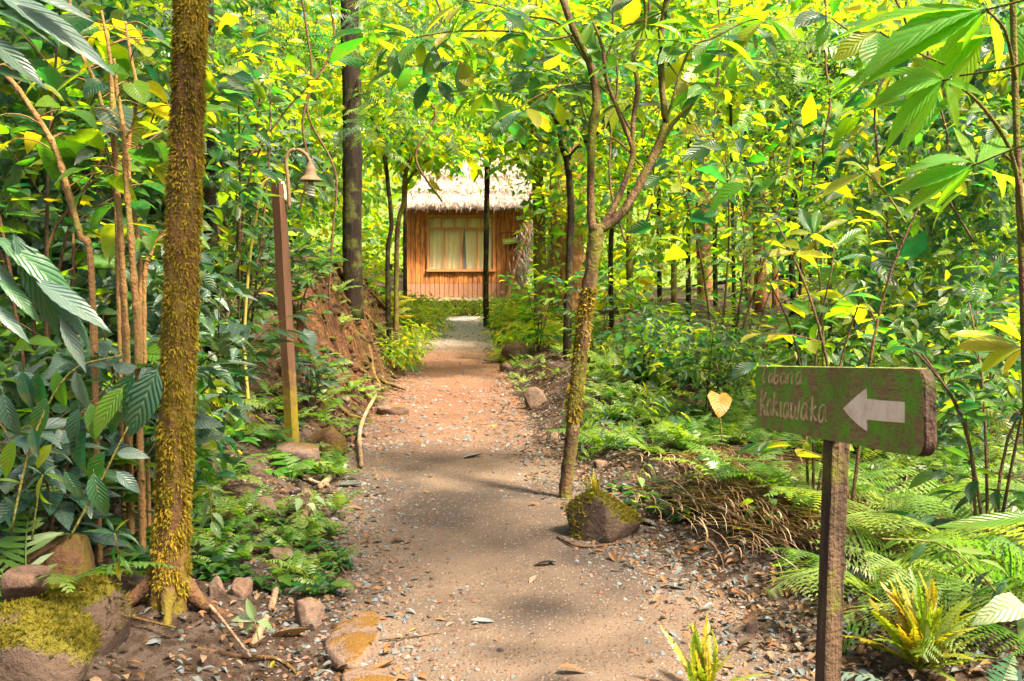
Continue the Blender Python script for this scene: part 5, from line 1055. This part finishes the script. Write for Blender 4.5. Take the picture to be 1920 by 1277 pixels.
for q, (px, Y, H, mt, lb) in enumerate(((1200, 6.9, .22, 'pale', 'folded pale leaf pair standing beside the mossy rock'), (1260, 8.0, .3, 'bright', 'yellowish seedling behind the pale folded leaves'), (1240, 12.0, .75, 'grey', 'plant with big arrow shaped grey leaves in the fern bed'), (545, 9.6, .5, 'grey', 'plant with large grey heart leaves behind the lamp post'),
                                       (560, 6.0, .2, 'pale', 'tiny seedling in the gravel below the grey flat stone'), (1440, 5.4, .2, 'mid', 'leafy seedling among the dead palm strands'))):
    t = thing('seedling', lb, 'seedling' if H < .4 else 'plant', G_(px, Y)); g = np.random.default_rng(q + 70)
    for j in range(6 if H < .4 else 8):
        a = j * 2.4; r = H * .35 * g.uniform(.3, 1); e = np.array([math.cos(a) * r, math.sin(a) * r, H * g.uniform(.5, 1)]); v, f = tube([(0, 0, -.02), e * [.3, .3, .6], e], [.004, .003, .002], 8, 4); build('stem', v, f, 'petiole', np.zeros((len(v), 2)), parent=t)
        d = np.array([math.cos(a), math.sin(a), -.5]); leafobj(t, e, e + d * H * (.42 if H > .4 else .5), 'heart' if H > .4 else 'ovate', mt, g)

# ================================================================== ROCKS
def rock(label, px, py, wpx, hpx, mat, seed, Y=None, name='rock', dep=.8, rz=0, flat=0, moss=0, cat_='rock', sink=.25):
    g = np.random.default_rng(seed + 500)
    b = gp(px, py + hpx * .35) if Y is None else np.array([*P(px, py, Y)[:2], 0]); b[2] = gz(b[0], b[1]); Y = b[1]
    W = wpx / F * Y; H = hpx / F * Y * 1.15
    bm = bmesh.new(); bmesh.ops.create_icosphere(bm, subdivisions=4, radius=1); bm.verts.index_update(); V = np.array([v.co[:] for v in bm.verts]); T = np.array([[v.index for v in f.verts] for f in bm.faces]); bm.free()
    for k_ in range(17):                                   # chip flat facets off the lump
        n = g.normal(0, 1, 3); n /= np.linalg.norm(n); dd = g.uniform(.60, .86); s = V @ n - dd; V = V - np.where(s > 0, s, 0)[:, None] * n * .9
    if flat: V[:, 2] = np.where(V[:, 2] > flat, flat + (V[:, 2] - flat) * .2, V[:, 2])
    nn = noise(V[:, 0] * 1.5 + seed, V[:, 1] * 1.5 + V[:, 2] * 1.3, 2.5, 3); V = V * (1 + .035 * nn)[:, None]
    V = xf(V * np.array([W / 1.7, W / 1.7 * dep, H / 1.25]), rotm(0, 0, rz)); V[:, 2] += H * (.5 - sink)
    t = thing(name, label, cat_, b)
    build('stone', V, T, mat, V[:, :2], parent=t)
    if moss:
        c = V[T].mean(1); n = np.cross(V[T[:, 1]] - V[T[:, 0]], V[T[:, 2]] - V[T[:, 0]]); n /= np.linalg.norm(n, axis=1)[:, None] + 1e-9
        w_ = np.clip(n[:, 2] + .0 + .7 * noise(c[:, 0] * 6, c[:, 1] * 6, 2, 2), 0, 1); w_ /= w_.sum(); i = g.choice(len(c), moss, p=w_); p = c[i] + g.normal(0, W * .02, (moss, 3)) * [1, 1, .2]
        L = g.uniform(.003, .010, moss)[:, None] * (1 if W < .5 else .8); d = n[i] + g.normal(0, .7, (moss, 3)); wv = np.cross(d, g.normal(0, 1, (moss, 3))) * L * .2
        Wv = np.stack([p - wv, p + wv, p + d * L], 1).reshape(-1, 3); build('moss', Wv, np.arange(len(Wv)).reshape(-1, 3), 'moss_green', Wv[:, :2], np.repeat(g.random(moss), 3), parent=t, kind='stuff')
    return t
rock('chunky rock capped with golden moss beside the forked tree', 1130, 978, 138, 76, 'rock_moss', 1, moss=9000, rz=.3, dep=.9)
rock('large moss topped boulder in the lower left corner', 45, 1200, 270, 175, 'rock_moss', 2, moss=12000, Y=3.4, sink=.5)
rock('second mossy boulder just behind the corner boulder', 150, 1120, 170, 130, 'rock_moss', 3, moss=4500, Y=3.72, sink=.42)
rock('brown bare stone resting above the mossy boulders', 48, 1062, 95, 46, 'rock_brown', 4, Y=3.7, flat=.5, sink=-1.3)
rock('dark damp boulder under the leaves behind the corner boulders', 110, 1000, 150, 120, 'bark_base', 5, Y=4.2)
rock('long orange stone sunk in the near left edge of the path', 668, 1175, 105, 60, 'rock_orange', 6, dep=2.6, flat=.3, rz=.15, sink=.62)
rock('grey orange stone sunk at the bottom edge of the path', 690, 1262, 110, 50, 'rock_orange', 7, dep=1.2, flat=.3, sink=.6)
rock('small orange lump beside the long sunken stone', 580, 1158, 58, 52, 'rock_orange', 8)
rock('flat topped orange stone lying by the grey stick', 525, 1040, 52, 30, 'rock_orange', 9, flat=.4)
rock('big flat grey brown stone below the lamp post', 553, 852, 95, 58, 'rock', 10, flat=.35, rz=-.3, dep=.7)
rock('dark rotten block right of the flat grey brown stone', 612, 838, 85, 52, 'bark_base', 11, name='rotten_stump', cat_='stump')
rock('yellow mossy flat stone on the left path edge', 735, 768, 62, 26, 'rock_orange', 12, flat=.3)
rock('orange stone on the right path edge before the bend', 1002, 752, 40, 34, 'rock_orange', 13)
rock('small yellow stone at the right path edge', 1038, 822, 28, 20, 'rock_orange', 14)
rock('brown rock at the start of the right stony edge', 968, 648, 50, 26, 'rock_brown', 15, Y=17.5)
rock('mossy rock at the far right stony edge', 950, 655, 26, 16, 'rock_orange', 16, Y=16.0)
rock('rounded stone lying in the litter near the sign post', 1411, 1180, 26, 24, 'rock_orange', 17)
rock('orange pebble cluster stone near the mossy trunk', 455, 1110, 40, 34, 'rock_brown', 18)
rock('tan stone beside the orange pebble cluster stone', 405, 1105, 36, 30, 'rock_orange', 19)
rock('yellow stone half under the seedlings on the left litter', 497, 958, 46, 30, 'rock_orange', 20)
rock('small golden stone in the gravel left of the curled twig', 575, 928, 22, 16, 'rock_orange', 21)
gr = np.random.default_rng(77); SS = []
for q in range(22):
    side = -1 if gr.random() < .55 else 1; Y = gr.uniform(4.2, 16); x = path_c(Y) + side * (path_w(Y) + gr.uniform(-.02, .35)); px = 960 + x / Y * F; s = gr.uniform(.05, .14) * F / Y
    t = rock('small stone scattered along the edge of the path', px, 0, s, s * gr.uniform(.4, .7), ['rock_orange', 'rock', 'rock_brown'][int(gr.integers(3))], 600 + q, Y=Y, flat=.4, cat_='stone', name='small_stone', rz=gr.uniform(0, 3)); t['group'] = 'small stones along the path edge'; SS.append((side, Y, t))

for sd_, nm_ in ((-1, 'left'), (1, 'right')):
    for i, q in enumerate(sorted([q for q in SS if q[0] == sd_], key=lambda q: q[1])): q[2]['label'] = ORD[i] + ' small stone along the ' + nm_ + ' edge of the path, counting from the viewer'
# ================================================================== EARTH BANK: clods and exposed roots
for q, pts in enumerate((((640, 560), (690, 600), (735, 660), (748, 700)), ((655, 620), (690, 650), (700, 700), (715, 730)), ((600, 650), (660, 690), (720, 720), (760, 735)), ((690, 545), (730, 590), (742, 620), (730, 650)), ((560, 700), (610, 740), (650, 780), (680, 790)))):
    c = np.array([gp(*p) for p in pts]); b = c[0].copy(); c[:, 2] += .03
    v, f = tube(c - b, [.035, .03, .025, .012], 18, 7, .12, q); o = build('exposed_root', v, f, 'bark_base', np.zeros((len(v), 2))); o.location = b
    tag(o, ['thick root running down the rim of the earth bank', 'root curling below the rim of the earth bank', 'long low root along the foot of the earth bank', 'short root looping at the end of the earth bank', 'root crossing the slope right of the lamp post'][q], 'root')
M['bank_earth'] = bark('bank earth', (.025, .013, .008), (.085, .04, .02), (.06, .055, .012), .3, (.07, .07, .01), .6, 9)
gg = np.random.default_rng(89); V_ = Acc()
for q in range(150):
    Y = gg.uniform(9.2, 19); d = gg.uniform(.15, 1.0); L = gg.uniform(.15, .6); pts = []
    for k_ in range(5):
        dd = d - L * k_ / 4 * .8; y_ = Y + gg.normal(0, .05) * k_; x = path_c(y_) - path_w(y_) - dd; pts.append((x, y_, gz(x, y_) + .02 + .02 * gg.random()))
    v, f = tube(pts, [.006, .005, .005, .004, .002], 6, 3, cap=False); V_.add(v, f, None, gg.random())
o = V_.out('bank_rootlets', 'bark_base'); o['kind'] = 'stuff'; tag(o, 'fine roots trailing down the cut earth bank', 'roots')
gg = np.random.default_rng(88); V_ = Acc()
for q in range(520):
    Y = gg.uniform(9, 19); d = gg.uniform(.0, .85); x = path_c(Y) - path_w(Y) - d; s = gg.uniform(.012, .055); v, f = box(s * 2.6, s * 1.8, s * .7, s * .2); v = xf(v * (1 + gg.normal(0, .12, v.shape)), rotm(*gg.uniform(-1, 1, 3)), (x, Y, gz(x, Y)))
    V_.add(v, f, None, gg.random())
o = V_.out('earth_clods', 'bank_earth'); o['kind'] = 'stuff'; tag(o, 'clods and broken stone on the cut earth bank', 'earth')

# ================================================================== STICKS, FALLEN LEAVES, DEAD PALM STRANDS
def stick(label, pts, w, mat='stick', name='stick', lift=.01, seed=0, arch=0):
    c = np.array([gp(*p) for p in pts]); n = len(c); c[:, 2] += lift + arch * np.sin(np.linspace(0, math.pi, n)); b = c[0].copy(); r = np.array([w / 2 / F * y for y in c[:, 1]]) * np.linspace(1, .7, n)
    v, f = tube(c - b, r, 26, 8, .08, seed); o = build(name, v, f, mat, np.zeros((len(v), 2))); o.location = b; tag(o, label, 'stick')
stick('thick pale stick pointing up the path beside the gravel', [(560, 1000), (570, 975), (580, 955)], 16, lift=.02)
stick('grey green stick lying toward the lower edge', [(508, 1150), (518, 1110), (528, 1070)], 14, lift=.02)
stick('broken end of the grey green stick', [(475, 1220), (488, 1190), (500, 1165)], 18, lift=.02)
stick('yellow brown stick ending by the flat stone', [(600, 918), (620, 900), (640, 880)], 13, lift=.02)
stick('mossy branch along the left edge of the path', [(545, 880), (580, 905), (615, 915)], 10, lift=.02)
stick('forked yellow stick standing on the left path edge', [(678, 880), (674, 830), (685, 790), (705, 745)], 9, lift=.03, arch=.05)
stick('thin dark twig looping from the gravel to the path', [(480, 960), (560, 1010), (620, 1060), (650, 1085)], 5, 'twig', lift=.02, arch=.04)
stick('thin dark twig across the near gravel', [(560, 1120), (600, 1110), (640, 1085)], 4, 'twig')
stick('thin twig lying across the path near its lower edge', [(620, 1240), (680, 1210), (760, 1200), (830, 1190), (905, 1180)], 3.5, 'twig')
stick('dark curved twig below the golden moss rock', [(1045, 1010), (1090, 1028), (1160, 1022), (1220, 1018)], 5, 'twig')
stick('brown vine lying in front of the boulders', [(50, 1100), (150, 1150), (250, 1180), (330, 1200)], 7, 'bark_base', lift=.05)
stick('straight twig slanting from the mossy trunk foot', [(340, 1110), (400, 1160), (470, 1250)], 7, 'stick', lift=.04)
stick('dark root like stick at the bottom edge', [(370, 1220), (450, 1235), (520, 1240), (560, 1270)], 9, 'bark_base')
stick('small twig near the forked tree on the path', [(985, 895), (1005, 890), (1025, 885)], 4, 'twig')
stick('broken black bark strip by the left gravel', [(545, 928), (580, 925), (625, 930)], 9, 'bark_dark')
FL = [('grey curled leaf lying alone in the middle of the path', 888, 858, 42, 10, 'grey_leaf'), ('dark grey leaf beside the cream leaf on the path', 1022, 1062, 52, 170, 'grey_leaf'), ('crumpled cream leaf on the path', 1000, 1090, 30, 60, 'litter'), ('dark brown curled leaf on the lower path', 905, 1168, 50, 190, 'litter'),
      ('orange brown leaf on the left of the path', 748, 1018, 34, 40, 'litter'), ('rust coloured leaf fragment near the lower path edge', 775, 1184, 22, 20, 'orange_leaf'), ('large tan leaf curled at the bottom edge', 715, 1258, 70, 30, 'litter'), ('cream leaf at the bottom edge of the path', 1075, 1265, 60, 15, 'litter'),
      ('long pale leaf beside the small orange lump', 545, 1195, 80, -10, 'litter'), ('tan leaf with pale edge on the upper left path', 655, 912, 60, -20, 'litter'), ('cream scrap of leaf on the left path edge', 668, 957, 34, 0, 'litter'), ('green yellow leaf propped in the litter left of the sign post', 1478, 1065, 66, -30, 'eaten'),
      ('curled blue grey leaf in the litter', 1268, 1105, 50, 170, 'grey_leaf'), ('yellow leaf in the dead palm strands', 1395, 1000, 50, 10, 'yellow'), ('large brown curled leaf by the sign post', 1520, 970, 60, 80, 'litter'), ('pale brown leaf under the seedling by the path', 445, 1185, 50, 20, 'litter'),
      ('dark grey leaf right of the golden moss rock', 1215, 985, 50, -50, 'grey_leaf'), ('tan leaf lying below the golden moss rock', 1150, 1050, 40, 100, 'litter'), ('small yellow leaf on the far path', 925, 800, 20, 0, 'yellow'), ('pale leaf scrap on the sandy strip', 1002, 948, 24, 30, 'litter'),
      ('green oval leaf in the gravel near the bottom edge', 512, 1250, 26, 90, 'yellow'), ('brown leaf right of the path below the litter', 1310, 1030, 46, 60, 'litter'), ('grey leaf behind the sign post foot', 1610, 1090, 60, -40, 'grey_leaf')]
gl = np.random.default_rng(99)
for q, (lb, px, py, L, a, mt) in enumerate(FL):
    p = gp(px, py); l = L / F * p[1]; V, T, U = leaf_t(.42, 9, 4, 'ell', [.3, .2, .5][q % 3], [-.25, .3, -.5][q % 3], .15, .05, gl.uniform(-.5, .5)); V = (V - [.5, 0, 0]) * l; V = xf(V, rotm(gl.normal(0, .12), gl.normal(0, .08), R(a))); V[:, 2] += -.002 - V[:, 2].min()
    o = build('fallen_leaf', V, T, mt, U, np.full(len(V), gl.random())); o.location = p; tag(o, lb, 'leaf')
def litter(label, n, side, size, seed, name='leaf_litter'):
    g = np.random.default_rng(seed); Y = 2.2 * (16 / 2.2) ** g.random(n); off = np.abs(g.normal(0, .9, n)) + g.uniform(-.32, .1, n); off = np.where(side > 0, off * 1.25, off)
    x = path_c(Y) + side * (path_w(Y) + off); z = terrain(x, Y); a = g.uniform(0, 6.28, n); d = np.stack([np.cos(a), np.sin(a), g.normal(0, .22, n)], 1)
    V, T, U, I = leafset(np.stack([x, Y, z + g.uniform(.006, .04, n)], 1), d, np.stack([g.normal(0, .3, n), g.normal(0, .3, n), np.ones(n)], 1), size * g.uniform(.35, 1.3, n), FT['ell'], g); o = build(name, V, T, 'litter', U, I); o['kind'] = 'stuff'; tag(o, label, 'leaf litter')
def path_litter():
    g = np.random.default_rng(66); n = 520; Y = 2.6 * (24 / 2.6) ** g.random(n); u = np.sign(g.normal(0, 1, n)) * (1 - np.abs(g.normal(0, .32, n))); x = path_c(Y) + u * path_w(Y); a = g.uniform(0, 6.28, n)
    V, T, U, I = leafset(np.stack([x, Y, terrain(x, Y) + .008], 1), np.stack([np.cos(a), np.sin(a), g.normal(0, .06, n)], 1), np.stack([g.normal(0, .12, n), g.normal(0, .12, n), np.ones(n)], 1), g.uniform(.02, .075, n), FT['ell'], g); o = build('leaf_litter', V, T, 'litter', U, I); o['kind'] = 'stuff'; tag(o, 'sparse leaf scraps lying on the trodden path', 'leaf litter')
path_litter()
litter('dry brown and grey leaves littering the right side of the path', 8000, 1, .055, 1); litter('dry leaves littering the left side of the path', 3600, -1, .05, 2)
def pebbles(label, n, seed, onpath, smin, smax, ya=2.1, yb=15):
    g = np.random.default_rng(seed); Y = ya * (yb / ya) ** g.random(n); s_ = np.where(g.random(n) < .5, 1, -1)
    x = path_c(Y) + (g.uniform(-1, 1, n) * path_w(Y) if onpath else s_ * (path_w(Y) + g.normal(0, .3, n)))
    z = terrain(x, Y); V0 = np.array([(1, 0, 0), (.5, .85, 0), (-.5, .9, .1), (-1, 0, 0), (-.5, -.8, 0), (.5, -.9, .1), (.45, .1, .75), (-.35, .2, .8), (0, -.45, .7), (0, 0, -.5)])
    T0 = np.array([(0, 1, 6), (1, 2, 6), (2, 7, 6), (2, 3, 7), (3, 4, 7), (4, 8, 7), (4, 5, 8), (5, 0, 8), (0, 6, 8), (6, 7, 8)])
    a = g.uniform(0, 6.28, n); sz = smin * (smax / smin) ** (g.random(n) ** 1.8)
    B = np.zeros((n, 3, 3)); B[:, 0, 0] = np.cos(a); B[:, 0, 1] = -np.sin(a); B[:, 1, 0] = np.sin(a); B[:, 1, 1] = np.cos(a); B[:, 2, 2] = g.uniform(.35, .9, n); B = B * sz[:, None, None]; B[:, :, 1] *= g.uniform(.5, 1, n)[:, None]
    W = np.einsum('nij,kj->nki', B, V0) * (1 + g.normal(0, .06, (n, 10, 1))) + np.stack([x, Y, z + sz * .1], 1)[:, None]
    o = build('pebbles', W.reshape(-1, 3), (T0[None] + (np.arange(n) * 10)[:, None, None]).reshape(-1, 3), 'pebble', W.reshape(-1, 3)[:, :2], np.repeat(g.random(n), 10), smooth=False); o['kind'] = 'stuff'; tag(o, label, 'pebbles')
n = N('pebble'); r_ = n.rnd(); M['pebble'] = n.done(n.princ(n.ramp(r_, [(0, (.07, .055, .05)), (.2, (.13, .15, .155)), (.4, (.15, .105, .08)), (.55, (.16, .07, .035)), (.7, (.075, .095, .10)), (.85, (.16, .09, .04)), (1, (.04, .03, .03))]), .85, None, .25))
pebbles('grit and small stones lying on the trodden path', 6500, 1, True, .0022, .009); pebbles('stones and clods on the rough far stretch of the path', 3600, 3, True, .006, .035, 8.5, 24); pebbles('gravel gathered along both edges of the path', 16000, 2, False, .004, .020)
def dead_frond(label, pa, pb, seed, L=.55, n=120, sweep=.5):
    a, b_ = gp(*pa), gp(*pb); g = np.random.default_rng(seed); a[2] += .05; b_[2] += .06; t = thing('dead_palm_frond', label, 'palm frond', a); d = b_ - a; Ln = np.linalg.norm(d); d /= Ln; sd = np.cross(d, [0, 0, 1.])
    v, f = tube([np.zeros(3), d * Ln * .5 + [0, 0, .05], d * Ln], [.012, .009, .004], 12, 6, .05); build('midrib', v, f, 'straw', np.zeros((len(v), 2)), parent=t)
    A = Acc()
    for q in range(int(n * 1.3)):
        u = g.random() * .9; p = sd * g.normal(0, .17) + d * Ln * u + [0, 0, .05 * math.sin(3.14 * u)]; s = -1 if q % 2 else 1; l = L * g.uniform(.3, 1.2); dd = d * .95 + sd * s * g.uniform(.02, sweep * .55) + np.array([0, 0, g.uniform(-.04, .16)]); dd /= np.linalg.norm(dd)
        w0 = np.cross(dd, [0, 0, 1.]) * g.uniform(.0015, .0045); pts = [p, p + dd * l * .4 + [0, 0, .02], p + dd * l * .75 + [0, 0, .01], p + dd * l + sd * s * .02 + [0, 0, -.03 * g.random()]]; pts = cat(pts, 6)
        for r_ in range(6):
            gz_ = gz(a[0] + pts[r_][0], a[1] + pts[r_][1]) - a[2] + .012; pts[r_][2] = max(pts[r_][2], gz_)
        V = np.vstack([pts - w0 * np.array([1, 1, 1, .9, .7, .2])[:, None], pts + w0 * np.array([1, 1, 1, .9, .7, .2])[:, None] + [0, 0, .002]]); T = []
        for r_ in range(5): T += [(r_, r_ + 1, r_ + 7), (r_, r_ + 7, r_ + 6)]
        A.add(V, T, None, g.random())
    A.out('leaflets', 'straw', t, kind='stuff')
dead_frond('dead palm frond sweeping down to the sign post', (1260, 860), (1560, 1000), 1, .8, 220)
dead_frond('dead palm frond with loose upcurled strands', (1350, 850), (1560, 960), 2, .7, 220, .9)
dead_frond('dead brown palm frond behind the sign post foot', (1560, 960), (1740, 1130), 3, .5, 220, .6)
dead_frond('flattened dead palm frond before the ferns', (1230, 925), (1500, 1060), 4, .6, 200, .6)
dead_frond('loose dead palm frond curving in front of the sword ferns', (1300, 905), (1590, 1040), 6, .7, 200, .7)
dead_frond('tangled dead palm frond right of the sign post', (1600, 900), (1790, 1090), 5, .5, 160, .7)
print('objects', len(bpy.data.objects), 'tris', sum(len(m.polygons) for m in bpy.data.meshes))
